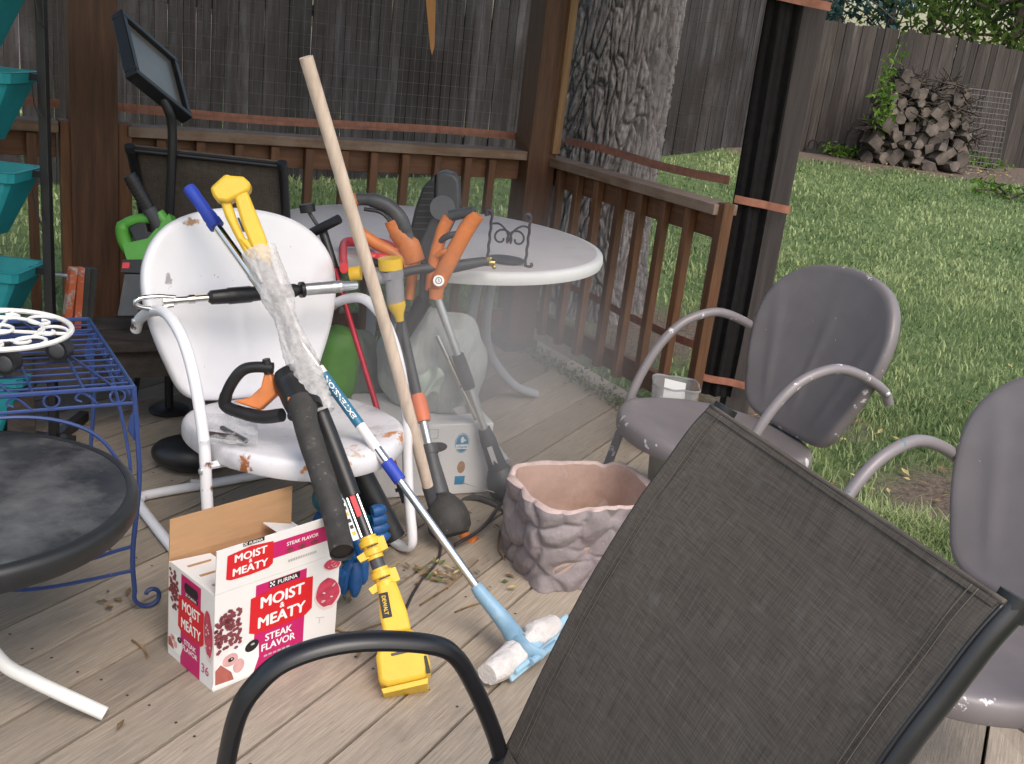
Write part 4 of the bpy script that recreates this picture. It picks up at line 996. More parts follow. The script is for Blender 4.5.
def badge(mb, M4, cx, cy, w_, h_, sk=.0):
    flat(mb, M4, [(cx - w_ / 2, cy - h_ * .40), (cx - w_ * .4, cy - h_ * .47), (cx, cy - h_ * .5), (cx + w_ * .4, cy - h_ * .47), (cx + w_ / 2, cy - h_ * .36), (cx + w_ / 2 * .98, cy + h_ * .42), (cx, cy + h_ * .5), (cx - w_ / 2 * .98, cy + h_ * .40)], 2, m_red)
    s = h_ * .36
    for tx, yy, ss in (('MOIST', cy + h_ * .10, s), ('&', cy - h_ * .055, s * .5), ('MEATY', cy - h_ * .36, s)):
        mb.add(g_text(tx, ss, M4 @ Matrix.Translation((cx, yy, layer(3))), .022, sx=w_ / h_ / 1.50 if ss == s else 1), m_wprint)
def purina(mb, M4, cx, cy, w_):
    flat(mb, M4, rect(cx - w_ / 2, cy, cx + w_ / 2, cy + w_ * .19), 3, m_kprint)
    mb.add(g_text('PURINA', w_ * .17, M4 @ Matrix.Translation((cx + w_ * .09, cy + w_ * .035, layer(4))), .01, sx=1.08), m_wprint)
    q = w_ * .15; x0 = cx - w_ * .47
    for i in range(3):
        for j in range(3):
            if (i + j) % 2 == 0: flat(mb, M4, rect(x0 + q * i / 3, cy + w_ * .02 + q * j / 3, x0 + q * (i + 1) / 3, cy + w_ * .02 + q * (j + 1) / 3), 4, m_wprint)
def kibbles(mb, M4, cx, cy, rx, ry, n, s, seed, clipx=None):
    rr = random.Random(seed)
    for i in range(n):
        a = rr.uniform(0, 2 * pi); r = sqrt(rr.random()) * (1.0 if i < n * .85 else 1.35); x, y = cx + rx * r * cos(a), cy + ry * r * sin(a)
        if clipx and not (clipx[0] < x < clipx[1]): continue
        p = rr.uniform(0, 1.5); flat(mb, M4, [(x + s * cos(p + k * pi / 2.5), y + s * sin(p + k * pi / 2.5) * .85) for k in range(5)], 2 + (i % 5) * .3, m_kib)
def dogface(mb, M4, x, y, s, clip=1e9):
    flat(mb, M4, [(x - .1 * s, y), (x + 1.05 * s, y), (x + 1.2 * s, y + .42 * s), (x + 1.18 * s, y + .82 * s), (x + .8 * s, y + .95 * s), (x + .35 * s, y + .9 * s), (x + .02 * s, y + .6 * s)], 2, m_wprint)
    flat(mb, M4, [(x - .02 * s, y + .1 * s), (x + .5 * s, y + .06 * s), (x + .42 * s, y + .3 * s), (x + .12 * s, y + .62 * s), (x - .02 * s, y + .5 * s)], 3, m_dog1)
    flat(mb, M4, blob(x + .38 * s, y + .66 * s, .22 * s, .18 * s, 14), 3.5, m_dog2)
    flat(mb, M4, blob(x + .62 * s, y + .40 * s, .16 * s, .20 * s, 14), 3.2, m_dog2)
    flat(mb, M4, blob(x + .40 * s, y + .66 * s, .085 * s, .06 * s, 14), 4, m_kprint); flat(mb, M4, blob(x + .42 * s, y + .675 * s, .02 * s, .02 * s, 8), 4.4, m_wprint)
    flat(mb, M4, blob(x + .98 * s, y + .82 * s, .2 * s, .15 * s, 16, .3), 4, m_kprint); flat(mb, M4, blob(x + 1.0 * s, y + .86 * s, .06 * s, .03 * s, 10), 4.4, m_grayp)
def steak(mb, M4, cx, cy, rx, ry, rot, seed):
    flat(mb, M4, blob(cx, cy - ry * .12, rx * 1.12, ry * 1.12, 18, rot, .05, seed), 2, m_steakw); flat(mb, M4, blob(cx, cy, rx, ry, 18, rot, .06, seed), 3, m_steak)
    rr = random.Random(seed)
    for i in range(7): a, b = cx + rr.uniform(-.6, .6) * rx, cy + rr.uniform(-.6, .6) * ry; flat(mb, M4, blob(a, b, rx * .16, ry * .05, 8, rr.uniform(-1, 1)), 4, m_steakw)
# panels
mb = MB(); mb.add(([bp3(*p) for p in ((0, 0, 0), (WB, 0, 0), (WB, 0, HB), (0, 0, HB), (0, th, 0), (WB, th, 0), (WB, th, HB), (0, th, HB))], [(0, 1, 2, 3), (7, 6, 5, 4), (0, 4, 5, 1), (1, 5, 6, 2), (2, 6, 7, 3), (3, 7, 4, 0)]), m_card)
mx = WB * .525
flat(mb, front, rect(mx - .072, .0, mx + .062, HB * .955), 1, m_mag); badge(mb, front, mx - .002, HB * .655, .168, .107); purina(mb, front, mx + .002, HB * .885, .082)
for tx, yy in (('STEAK', HB * .325), ('FLAVOR', HB * .225)): mb.add(g_text(tx, .025, front @ Matrix.Translation((mx - .008, yy, layer(3))), .018), m_wprint)
for k in range(6): flat(mb, front, rect(mx - .045 + .012 * k, HB * .155, mx - .036 + .012 * k, HB * .175), 3, m_grayp)
kibbles(mb, front, .032, HB * .60, .033, .046, 110, .0058, 3, (.003, WB)); dogface(mb, front, .006, .006, .090)
steak(mb, front, WB - .030, HB * .60, .032, .040, .5, 4); steak(mb, front, WB - .022, HB * .90, .024, .014, -.2, 9)
for a, b, c_, d in ((WB - .06, HB * .36, WB - .035, HB * .33), (WB - .05, HB * .34, WB - .05, HB * .28)): mb.add(g_tube([front @ Vector((a, b, layer(2))), front @ Vector((c_, d, layer(2)))], .0007, 4), m_grayp)
mb.build('front_panel', t, BB, smooth=False)
mb = MB(); mb.add(([bp3(*p) for p in ((0, th + .0005, 0), (0, DB, 0), (0, DB, HB - .004), (0, th + .0005, HB - .004), (th, th + .0005, 0), (th, DB, 0), (th, DB, HB - .004), (th, th + .0005, HB - .004))], [(3, 2, 1, 0), (4, 5, 6, 7), (0, 1, 5, 4), (1, 2, 6, 5), (2, 3, 7, 6), (3, 0, 4, 7)]), m_card)
sx0 = DB * .52; flat(mb, side, rect(sx0 - .044, 0, sx0 + .036, HB * .96), 1, m_mag); badge(mb, side, sx0 - .002, HB * .56, .106, .098); purina(mb, side, sx0 + .0, HB * .765, .05)
flat(mb, side, [(sx0 - .030 + .004 * k_[0], HB * .845 + k_[1]) for k_ in ((0, 0), (1, -.008), (13, -.008), (14, 0), (14, .006), (13, .014), (1, .014), (0, .006))], 3, m_kprint)
for tx, yy in (('STEAK', HB * .255), ('FLAVOR', HB * .185)): mb.add(g_text(tx, .017, side @ Matrix.Translation((sx0 - .004, yy, layer(3))), .018), m_wprint)
mb.add(g_text('36', .032, side @ Matrix.Translation((DB - .032, HB * .12, layer(3))), .0), m_mag)
kibbles(mb, side, .024, HB * .72, .018, .05, 60, .0055, 8, (.003, DB)); dogface(mb, side, .004, .02, .048); steak(mb, side, DB - .022, HB * .56, .017, .055, .1, 12)
mb.build('side_panel', t, BB, smooth=False)
part('carton_walls', t, [(g_box((0, 0, 0), (1, 1, 1)), m_kraft)][:0] + [(([bp3(*p) for p in ((WB - th, th, 0), (WB, th, 0), (WB, DB, 0), (WB - th, DB, 0), (WB - th, th, HB), (WB, th, HB), (WB, DB, HB), (WB - th, DB, HB))], [(0, 3, 2, 1), (4, 5, 6, 7), (0, 1, 5, 4), (1, 2, 6, 5), (2, 3, 7, 6), (3, 0, 4, 7)]), m_card),
     (([bp3(*p) for p in ((0, DB, 0), (WB, DB, 0), (WB, DB + th, 0), (0, DB + th, 0), (0, DB, HB), (WB, DB, HB), (WB, DB + th, HB), (0, DB + th, HB))], [(0, 3, 2, 1), (4, 5, 6, 7), (0, 1, 5, 4), (1, 2, 6, 5), (2, 3, 7, 6), (3, 0, 4, 7)]), m_kraft),
     (([bp3(*p) for p in ((th, th, .003), (WB - th, th, .003), (WB - th, DB, .003), (th, DB, .003))], [(0, 1, 2, 3)]), m_kraft)], smooth=False)
# raised front flap with its print
FH = .104; fdir = (up - ey * .02).normalized(); fm = frame(bp3(0, -.0005, HB), ex, fdir)
mb = MB(); mb.add(g_prism(rect(0, .001, WB, FH), -th, 0, fm), m_card)
flat(mb, fm, rect(WB * .41, FH * .42, WB - .003, FH * .80), 1, m_mag); badge(mb, fm, WB * .25, FH * .56, .116, .070); purina(mb, fm, WB * .27, FH * .93, .052)
mb.add(g_text('STEAK FLAVOR', .0125, fm @ Matrix.Translation((WB * .66, FH * .62, layer(3))), .015), m_wprint)
for k in range(3): flat(mb, fm, blob(WB * (.56 + .1 * k), FH * .50, .010, .006, 10), 3, m_kib)
for k in range(12): flat(mb, fm, rect(WB * .55 + .0065 * k, FH * .21, WB * .55 + .0065 * k + .005, FH * .27), 3, m_grayp)
kibbles(mb, fm, WB - .016, FH * .56, .014, .036, 40, .0052, 15, (WB * .8, WB - .003))
mb.build('front_flap', t, BB, smooth=False)
rdir = (up + ey * .22).normalized(); rm = frame(bp3(0, DB + .003, HB), ex, rdir)
part('rear_flap', t, [(g_prism([(0.002, .0), (WB - .002, 0), (WB + .010, .088), (.014, .088)], -.0015, .0015, rm), m_kraft)], smooth=False)
lm = frame(bp3(0, 0, HB), ey, ex)
mb = MB(); fdn = (ex * .97 - up * .10).normalized(); lm = frame(bp3(0, .006, HB - .003), ey, fdn); mb.add(g_prism(rect(0, 0, DB - .012, .10), -.0015, .0015, lm), m_card)
for k in range(3): mb.add(g_prism([(.045 + .05 * k - .012, .02), (.045 + .05 * k - .005, .08), (.045 + .05 * k + .003, .085), (.045 + .05 * k - .004, .02)], -.0024, -.0016, lm), m_kraft)
mb.mats.append(m_card); mb.build('side_flap', t, BB, smooth=False)
rm2 = frame(bp3(WB, .02, HB - .003), ey, (-ex * .9 + up * .30)); part('side_flap', t, [(g_prism(rect(.06, 0, DB - .03, .095), -.0015, .0015, rm2), m_card)], smooth=False)
for k in range(4): part('inner_pack', t, [(g_box(bp3(WB * (.43 + .135 * k), DB * .5, HB * .44), (.040, DB * .82, HB * .80), Matrix.Rotation(atan2(ex.y, ex.x) + .04 * (k % 2), 3, 'Z')), m_card if k % 2 else m_mag)], bevel=.006)

# ------------------------------------------------------------------ moulded stone planter
PCn = Vector((.240, 2.640, 0)); pa = radians(24)
t = thing('rock_planter', 'mauve planter moulded like stacked rocks with a pink inside', 'planter', PCn)
def prr(a, z, inner=False):
    c, s = cos(a), sin(a); n = 4.2; r = (abs(c) ** n + abs(s) ** n) ** (-1 / n); tp_ = .955 + .045 * (z / .25)
    x, y = .200 * r * c * tp_, .168 * r * s * tp_
    q = Vector((x * 10, y * 10, z * 10.5)); dd, _ = noise.voronoi(q + Vector((noise.noise(q * .6), noise.noise(q * .6 + Vector((9, 1, 2))), 0)) * .8); e = min(1, (dd[1] - dd[0]) * 2.4) ** .6
    bl = .019 * (e - .7) + .010 * noise.noise(q * .7 + Vector((4, 4, 4))) + .003 * noise.noise(q * 3) + .006 * noise.noise(q * 2.2)
    if inner: bl = -.020 + .004 * noise.noise(q * .7)
    L_ = hypot(x, y); k = (L_ + bl) / L_; x, y = x * k, y * k
    return PCn + Vector((x * cos(pa) - y * sin(pa), x * sin(pa) + y * cos(pa), z))
def rimz(a): return .245 + .004 * sin(a * 3 + 1) + .004 * noise.noise(Vector((cos(a) * 3, sin(a) * 3, 5))) - .016 * max(0, 1 - abs(((a - 2.55 + pi) % (2 * pi)) - pi) / .16) - .014 * max(0, 1 - abs(((a - .9 + pi) % (2 * pi)) - pi) / .12) - .006 * max(0, 1 - abs(((a - 4.1 + pi) % (2 * pi)) - pi) / .3)
NAp = 200
def outer(u, v):
    a = 2 * pi * u; z = rimz(a) * v; return prr(a, z)
def inner(u, v):
    a = 2 * pi * u; z = .05 + (rimz(a) - .05) * v; return prr(a, z, True)
def lip(u, v):
    a = 2 * pi * u; z = rimz(a); p, q = prr(a, z), prr(a, z, True); r = p.lerp(q, v); r.z += .008 * sin(pi * v); return r
part('stone_wall', t, [(g_grid(outer, NAp, 70), m_rock)], angle=180)
part('liner', t, [(g_grid(lambda u, v: inner(u, 1 - v), NAp, 30), m_rockin), (g_grid(lambda u, v: (PCn + (inner(u, 0) - PCn) * (v) + up * .05 * (1 - v)), NAp, 2), m_rockin)], angle=180)
part('rim', t, [(g_grid(lip, NAp, 6), m_rim)], angle=180)

# ------------------------------------------------------------------ tools leaning on the white chair
def along(a, b, t0, t1, k=2): return [lerp(a, b, t0 + (t1 - t0) * i / (k - 1)) for i in range(k)]
# yellow pole saw: battery foot on the deck, handle against the chair back
yfoot = Z(403, 668, .045); ya, yb = Y(389, 594, 2.085), Y(254, 236, 2.52)
ydir = (yb - ya).normalized(); yl = (yb - ya).length
def ypix(x, y):   # parameter along the shaft nearest to a pixel
    best = min((((EYEP + (lerp(ya, yb, k / 400) - EYEP)), k / 400) for k in range(401)), key=lambda q: (lambda d: ((512 + FPX * d.dot(CR) / d.dot(CF) - x) ** 2 + (382 - FPX * d.dot(CU) / d.dot(CF) - y) ** 2))(q[0] - EYEP)); return best[1]
view = (EYEP - lerp(ya, yb, .3)).normalized(); ys_ = ydir.cross(view).normalized(); yv = ys_.cross(ydir)   # across, and towards the eye
t = thing('pole_saw', 'yellow and black pole saw with bubble wrap on its upper half', 'pole saw', Vector((yfoot.x, yfoot.y, 0)))
fd_ = (ya - yfoot).normalized(); fs_ = fd_.cross((EYEP - yfoot).normalized()).normalized(); fm = frame(yfoot, fs_, fd_); FLn = (ya - yfoot).length; NK = FLn / .20
# battery foot
hb = .33 * .5
foot = [(-.058, -.03), (-.04, -.042), (.045, -.042), (.062, -.02), (.058, .03), (.036, .075), (-.030, .075), (-.054, .03)]
part('battery_housing', t, [(g_prism(foot, -.04, .04, fm), m_yellow), (g_box((0, 0, 0), (.001, .001, .001)), m_yellow)][:1], bevel=.010)
part('battery', t, [(g_prism([(-.052, -.056), (.046, -.056), (.05, -.044), (-.055, -.044)], -.034, .036, fm), m_yellow), (g_prism([(.048, -.036), (.058, -.036), (.056, .004), (.050, .004)], .0405, .043, fm), m_black), (g_prism([(-.02, .02), (.02, .02), (.02, .026), (-.02, .026)], .0405, .0425, fm), m_dgray)], bevel=.002)
neck = [(-.028, .075), (.034, .075), (.033, .12), (.026, .165), (.020, .20), (-.022, .20), (-.026, .16), (-.030, .12)]
n_ = part('motor_neck', t, [(g_prism(neck, -.03, .03, fm), m_yellow)], bevel=.008)
part('name_plate', n_, [(g_prism([(-.024, .112), (-.002, .112), (-.002, .172), (-.024, .172)], .0305, .0320, fm), m_kprint),
                        (g_text('DEWALT', .0125, fm @ Matrix.Translation((-.0175, .142, .0324)) @ Matrix.Rotation(-pi / 2, 4, 'Z'), .014, sx=.92), m_yellow)], off=t.location, smooth=False)
s0 = -.02; tC1, tC2 = ypix(386, 578), ypix(373, 546); tW = ypix(322, 418); tT = ypix(262, 262)
part('lower_pole', t, [(g_tube(along(ya, yb, s0, tC2 + .03), .0165, 14), m_dgray)])
for tc in (tC1, tC2):
    c = lerp(ya, yb, tc); cm = frame(c, ys_, ydir)
    part('clamp', t, [(g_tube([c - ydir * .020, c - ydir * .006], .026, 16), m_yellow), (g_tube([c + ydir * .003, c + ydir * .018], .026, 16), m_yellow), (g_tube([c - ydir * .03, c + ydir * .026], .0205, 14), m_yellow),
                      (g_prism([(.012, -.02), (.036, -.018), (.036, .014), (.012, .016)], -.012, .016, cm), m_yellow), (g_prism([(-.036, -.026), (-.012, -.024), (-.012, -.004), (-.040, -.010)], -.010, .016, cm), m_yellow), (g_prism([(-.010, -.002), (.018, -.002), (.018, .001), (-.010, .001)], .0262, .0275, cm), m_kprint)], bevel=.002)
sb = ypix(355, 500)
part('steel_sleeve', t, [(g_tube(along(ya, yb, tC2 + .028, sb + .035), .0148, 14), m_blackmet)] + [(g_tube([p + ys_ * s * .0125 + yv * .0085 for p in along(ya, yb, tC2 + .03, sb + .03)], .0028, 6), m_chrome) for s in (-1, -.45, 1)] +
     [(g_prism([(-.006, 0), (.006, 0), (.006, .055), (-.006, .055)], .0150, .0156, frame(lerp(ya, yb, tC2 + .08), ys_, ydir)), m_redpl)])
part('foam_grip', t, [(g_tube(along(ya, yb, sb + .01, tW + .03, 4), [.021, .0225, .0225, .0205], 16), m_dusty if False else m_black)])
part('upper_pole', t, [(g_tube(along(ya, yb, tW, tT + .04), .0185, 14), m_dgray)])
# warning strip on the sleeve's left
wl = frame(lerp(ya, yb, tC2 + .03), ys_, ydir)
part('warning_strip', t, [(g_prism([(-.034, 0), (-.019, 0), (-.019, .105), (-.032, .105)], -.004, .002, wl), m_wprint)] + [(g_prism([(-.030, .012 + .016 * k), (-.022, .012 + .016 * k), (-.022, .021 + .016 * k), (-.030, .021 + .016 * k)], .0022, .0026, wl), (m_kprint if k % 3 else m_yellow)) for k in range(6)], smooth=False)
# yellow rear handle loop
hm = lerp(ya, yb, tT)
hp = lambda x, y: PL(x, y, hm, view)
hx = (CR - view * CR.dot(view)).normalized(); hf = frame(hm, hx, CU)
def hpoly(pts): return [((hf.inverted() @ hp(x, y)).x, (hf.inverted() @ hp(x, y)).y) for x, y in reversed(pts)]
part('rear_handle', t, [(g_prism(hpoly([(212, 191), (228, 177), (232, 179), (245, 180), (253, 187), (251, 193), (247, 196), (237, 201), (230, 205), (219, 204), (215, 199)]), -.030, .030, hf), m_yellow),
                        (g_prism(hpoly([(235, 197), (248, 192), (254, 207), (260, 222), (270, 248), (272, 268), (256, 258), (243, 226), (239, 212)]), -.026, .026, hf), m_yellow),
                        (g_prism(hpoly([(221, 202), (231, 201), (238, 222), (246, 240), (258, 262), (246, 256), (236, 238), (226, 218)]), -.016, .016, hf), m_yellow),
                        (g_prism(hpoly([(238, 238), (250, 240), (258, 252), (248, 252)]), -.020, .020, hf), m_yellow)], bevel=.008, angle=60)
for x, y in ((231, 187), (237, 198), (246, 212), (253, 231)): part('screw', t, [(g_ball(hp(x, y) + view * .029, .0035, 8, 6), m_black)])
part('trigger', t, [(g_prism(hpoly([(238, 219), (240, 219), (245, 232), (243, 232)]), -.008, .012, hf), m_black)])
# bubble wrap sleeve
def wrap(u, v):
    tt = tW + .012 + (tT - tW + .02) * v; c = lerp(ya, yb, tt); a = 2 * pi * u
    lo = max(0, 1 - v / .40); r = .031 + .003 * sin(v * 7) + .006 * noise.noise(Vector((cos(a) * 1.5, sin(a) * 1.5, v * 6))) + lo ** .5 * (.005 + .006 * abs(sin(v * 62 + 2.5 * noise.noise(Vector((cos(a), sin(a), v * 9)))))) + .002 * noise.noise(Vector((cos(a) * 6, sin(a) * 6, v * 40))) + (.012 * min(1, (v - .6) / .1) if v > .6 else 0)
    p = c + (ys_ * cos(a) + yv * sin(a) * .8) * r
    return p
part('bubble_wrap', t, [(g_grid(wrap, 60, 150), m_bubble)], angle=180)

# squeegee mop on a telescopic pole with a blue grip
sa, sbp = Z(512, 636, .055), Y(189, 188, 2.66)
sdir = (sbp - sa).normalized()
def spix(x, y):
    def e(k):
        d = lerp(sa, sbp, k / 500) - EYEP; return (512 + FPX * d.dot(CR) / d.dot(CF) - x) ** 2 + (382 - FPX * d.dot(CU) / d.dot(CF) - y) ** 2
    return min(range(501), key=e) / 500
sview = (EYEP - lerp(sa, sbp, .5)).normalized(); sx_ = sdir.cross(sview).normalized(); sv_ = sx_.cross(sdir)
t = thing('squeegee_mop', 'squeegee mop with white cloth head and blue grip on a chrome pole', 'mop', Vector((sa.x, sa.y, 0)))
tb_, tm, tl0, tl1, tg = spix(487, 592), spix(395, 470), spix(378, 448), spix(322, 366), spix(216, 232)
part('lower_pole', t, [(g_tube(along(sa, sbp, tb_ - .02, tm + .02), .0105, 14), m_chrome)])
part('collar', t, [(g_tube(along(sa, sbp, spix(402, 479), spix(389, 460)), .0165, 14), m_blue)])
part('upper_pole', t, [(g_tube(along(sa, sbp, tm, tg + .02), .0125, 14), m_chrome)])
lb = part('pole_label', t, [(g_tube(along(sa, sbp, tl0, tl1), .0131, 18), m_card), (g_tube(along(sa, sbp, spix(360, 425), spix(327, 372)), .0134, 18), M('print teal blue', (.03, .16, .28), .4))])
txm = frame(lerp(sa, sbp, (spix(358, 421) + spix(329, 375)) / 2), sdir, -sx_)
tv, tf = g_text('EXTENSION', .0165, Matrix.Identity(4), .016, sx=1.0)
tw_ = max(p.x for p in tv) - min(p.x for p in tv); tl = (lerp(sa, sbp, spix(329, 375)) - lerp(sa, sbp, spix(356, 418))).length
# lettering bent round the tube
mid = lerp(sa, sbp, (spix(356, 418) + spix(329, 375)) / 2); tv2 = []
for p in tv:
    a = (p.y - .006) / .0136; tv2.append(mid + sdir * (p.x * tl / tw_) + sv_ * ((.0137 + p.z) * cos(a)) - sx_ * ((.0137 + p.z) * sin(a)))
part('lettering', lb, [((tv2, tf), m_wprint)], off=t.location, smooth=False)
part('grip', t, [(g_tube(along(sa, sbp, spix(214, 222) , 1.0, 7), [.0175, .019, .0165, .0175, .0165, .018, .0165], 16), m_blue), (g_tube(along(sa, sbp, spix(217, 227), spix(213, 221)), .0205, 16), m_blue)])
nk = lerp(sa, sbp, tb_); hd = Z(517, 640, .06)
part('socket', t, [(g_tube(spline([lerp(sa, sbp, tb_ + .02), nk, Z(505, 622, .08), hd], 5), [.015, .0155, .016, .0165, .017, .0175, .018, .019, .020, .021, .022, .022, .023, .024, .024, .024], 14), m_sky)])
h1, h2 = Z(487, 676, .035), Z(553, 622, .045); hax = (h2 - h1).normalized()
def roll(u, v):
    c = lerp(h1, h2, v); a = 2 * pi * u; b_ = hax.cross(up).normalized()
    r = .034 * (1 - .25 * (2 * v - 1) ** 4 + .12 * sin(v * 9 + a)) * (1 + .13 * noise.noise(Vector((cos(a) * 2, sin(a) * 2, v * 6)))) - (.012 if abs(v - .55) < .13 else 0)
    return c + b_ * (cos(a) * r) + up * (sin(a) * r * .95)
part('cloth_head', t, [(g_grid(roll, 40, 50), m_cotton), (([roll(k / 40, 0) for k in range(40)], [tuple(range(40))]), m_cotton), (([roll(k / 40, 1) for k in range(40)], [tuple(reversed(range(40)))]), m_cotton)], angle=180)
q1, q2 = Z(514, 680, .012), Z(572, 632, .022); qax = (q2 - q1).normalized(); qn = qax.cross(up).normalized()
part('squeegee_blade', t, [(g_prism(rect(-.01, 0, (q2 - q1).length + .01, .046), -.004, .004, frame(q1 + up * .0, qax, (up * .75 + qn * -.6))), m_skyt), (g_tube([q1 + up * .022, q2 + up * .022], .007, 8), m_skyt)], bevel=.002)
part('yoke', t, [(g_tube(spline([hd, Z(528, 650, .055), Z(543, 656, .04)], 5), [.022, .021, .020, .019, .018, .017, .016, .016, .015, .015, .014], 10, flat=(1.2, .6)), m_sky), (g_tube([Z(531, 662, .04), Z(556, 643, .045)], .009, 10), m_sky)])

# wooden pole
wa, wb = Z(443, 540, .0), Y(306, 57, 2.42)
wt = 0
t = thing('wooden_pole', 'long pale wooden tool handle leaning above all other poles', 'pole', wa)
def gpix(a, b, x, y):
    def e(k):
        d = lerp(a, b, k / 400) - EYEP; return (512 + FPX * d.dot(CR) / d.dot(CF) - x) ** 2 + (382 - FPX * d.dot(CU) / d.dot(CF) - y) ** 2
    return min(range(401), key=e) / 400
k1 = gpix(wa, wb, 430, 494)
bend = (CR * .012)
part('handle', t, [(g_tube(spline([lerp(wa, wb, k1), lerp(wa, wb, .45) + CR * .008, lerp(wa, wb, .75) + CR * .004, wb], 8), .0165, 14), m_wood)])
part('ferrule', t, [(g_tube(along(wa, wb, 0, k1 + .02), [.014, .0175], 14), m_dgray)])
part('cord', t, [(g_tube(spline([lerp(wa, wb, .01), Z(438, 560, .004), Z(420, 582, .004), Z(407, 606, .004), Z(402, 628, .004)], 8), .004, 7), m_iron)])

# horizontal wand resting across the chair arms, with filter and hose
za = .694
w1, w2 = Z(134, 304, .667), Z(346, 286, .700); wd_ = (w2 - w1).normalized()
t = thing('spray_wand', 'chrome and black spray wand lying across the white chair arms', 'wand', w1)
def wpt(x): return lerp(w1, w2, (x - 134) / (346 - 134))
part('hook', t, [(g_tube(spline([wpt(170) - up * .012, wpt(150) - up * .016, wpt(136) - up * .004, wpt(138) + up * .012, wpt(155) + up * .015, wpt(172) + up * .008], 6), .0065, 10), m_chrome)])
part('steel_tube', t, [(g_tube([wpt(160), wpt(208)], .0095, 14), m_chrome), (g_tube([wpt(184), wpt(190)], .0125, 14), m_chrome), (g_tube([wpt(170), wpt(173)], .0115, 14), m_chrome)])
part('grip', t, [(g_tube([wpt(x) for x in (203, 206, 222, 223, 245, 246, 262, 290, 297)], [.012, .019, .0205, .0225, .0225, .0205, .019, .019, .012], 16), m_black)])
part('silver_tube', t, [(g_tube([wpt(296), wpt(300)], .0225, 16), m_blackmet), (g_tube([wpt(298), wpt(330)], .0175, 16), m_alu), (g_tube([wpt(330), wpt(333), wpt(336), wpt(339), wpt(342), wpt(358)], [.017, .019, .017, .019, .015, .011], 14), m_alu)])
fc_ = Y(391, 285, 2.90); fx = CR; ff = Vector((0, -1, 0))
t = thing('hose_filter', 'yellow capped clear hose filter hanging beside the wooden pole', 'filter', fc_)
F_ = lambda x, y: Y(x + (8 if x > 360 else 4), y, 2.90)
part('cap', t, [(g_tube([F_(382, 258), F_(383, 269)], .036, 20), m_yellow)])
part('clear_body', t, [(g_tube([F_(383, 270), F_(385, 277), F_(386, 279), F_(388, 303)], [.035, .034, .028, .027], 20), m_clearcup), (g_tube([F_(362, 278), F_(384, 276)], .022, 14), m_clearcup)])
part('nozzle', t, [(g_tube([F_(388, 302), F_(389, 306), F_(391, 316), F_(392, 321)], [.0275, .027, .014, .012], 18), m_yellow)])
part('side_cap', t, [(g_tube([F_(346, 274), F_(357, 273)], .021, 16), m_yellow)])
part('outlet_hose', t, [(g_tube(spline([F_(392, 320), Y(399, 345, 2.9), Y(410, 380, 2.88), Y(422, 418, 2.86)], 6), .010, 10), m_dgray)])
h0 = Y(398, 273, 2.92)
t = thing('hose_wand', 'black hose wand with a brass tip lying over the table edge', 'hose nozzle', h0)
hq = [Y(396, 274, 2.93), Y(420, 269, 2.98), Y(450, 267, 3.03), Y(480, 262, 3.08), Y(488, 262, 3.09)]
part('hose', t, [(g_tube(spline(hq, 5), [.014] * 6 + [.016, .018, .020, .020, .020, .019, .018, .017, .016, .015, .015, .014, .014, .013, .013], 12), m_dgray)])
part('brass_tip', t, [(g_tube([Y(486, 262, 3.09), Y(494, 263, 3.10)], [.013, .012], 12), m_brass), (g_box(Y(489, 259, 3.085), (.016, .014, .012)), m_brass), (g_ball(Y(494, 267, 3.095), .008, 8, 6), m_brass)], bevel=.001)

# red pole with clamp knob
ra, rb_ = Z(411, 520, .03), Y(322, 228, 3.02)
t = thing('red_pole', 'thin red pole with a black clamp knob behind the white chair', 'pole', Vector((ra.x, ra.y, 0)))
part('shaft', t, [(g_tube(along(ra, rb_, .13, .93), .0088, 12), m_redmet)])
part('foot', t, [(g_tube(along(ra, rb_, 0.06, .17), .012, 10), m_blackmet), (g_tube([p + CR * .012 for p in along(ra, rb_, -.02, .10)], .004, 8), m_chrome), (g_tube([p - CR * .004 for p in along(ra, rb_, -.02, .10)], .004, 8), m_chrome), (g_tube(along(ra, rb_, .10, .112), .020, 10), m_black)])
part('clamp_head', t, [(g_tube(along(ra, rb_, .86, 1.0), .014, 12), m_black), (g_tube([Y(292, 243, 3.04), Y(339, 219, 2.98)], .0145, 12), m_black)])
part('knob', t, [(g_tube([lerp(ra, rb_, .97), Y(307, 209, 3.03)], .006, 8), m_dgray), (g_tube([Y(308, 212, 3.03), Y(306.5, 204, 3.03)], .024, 10), m_black)])

# string trimmers leaning on the round table
ta, tb2 = Z(447, 528, .06), Y(388, 262, 3.06)
t = thing('string_trimmer', 'orange and grey string trimmer with a long curved handle, left of the pair', 'trimmer', Vector((ta.x, ta.y, 0)), 0, 'string trimmers leaning on the round table')
kq = lambda x, y: gpix(ta, tb2, x, y)
part('head', t, [(g_lathe([(0, -.05), (.05, -.048), (.062, -.03), (.064, 0), (.055, .035), (.035, .06), (.02, .075), (0, .078)], 28, lerp(ta, tb2, .0) + up * .03, (tb2 - ta)), m_dusty)])
part('motor_neck', t, [(g_tube(along(ta, tb2, .12, .29, 4), [.030, .026, .022, .020], 16), m_dgray), (g_tube(along(ta, tb2, .265, .30), .0245, 16), m_dgray)])
part('lower_shaft', t, [(g_tube(along(ta, tb2, .27, .42), .0125, 14), m_alu)])
part('collar', t, [(g_tube(along(ta, tb2, .385, .485, 5), [.0215, .024, .0245, .0235, .0205], 18), m_orangeo)])
part('upper_shaft', t, [(g_tube(along(ta, tb2, .48, .92), .014, 12), m_dgray)])
gp = lambda x, y, d=3.06: Y(x, y, d)
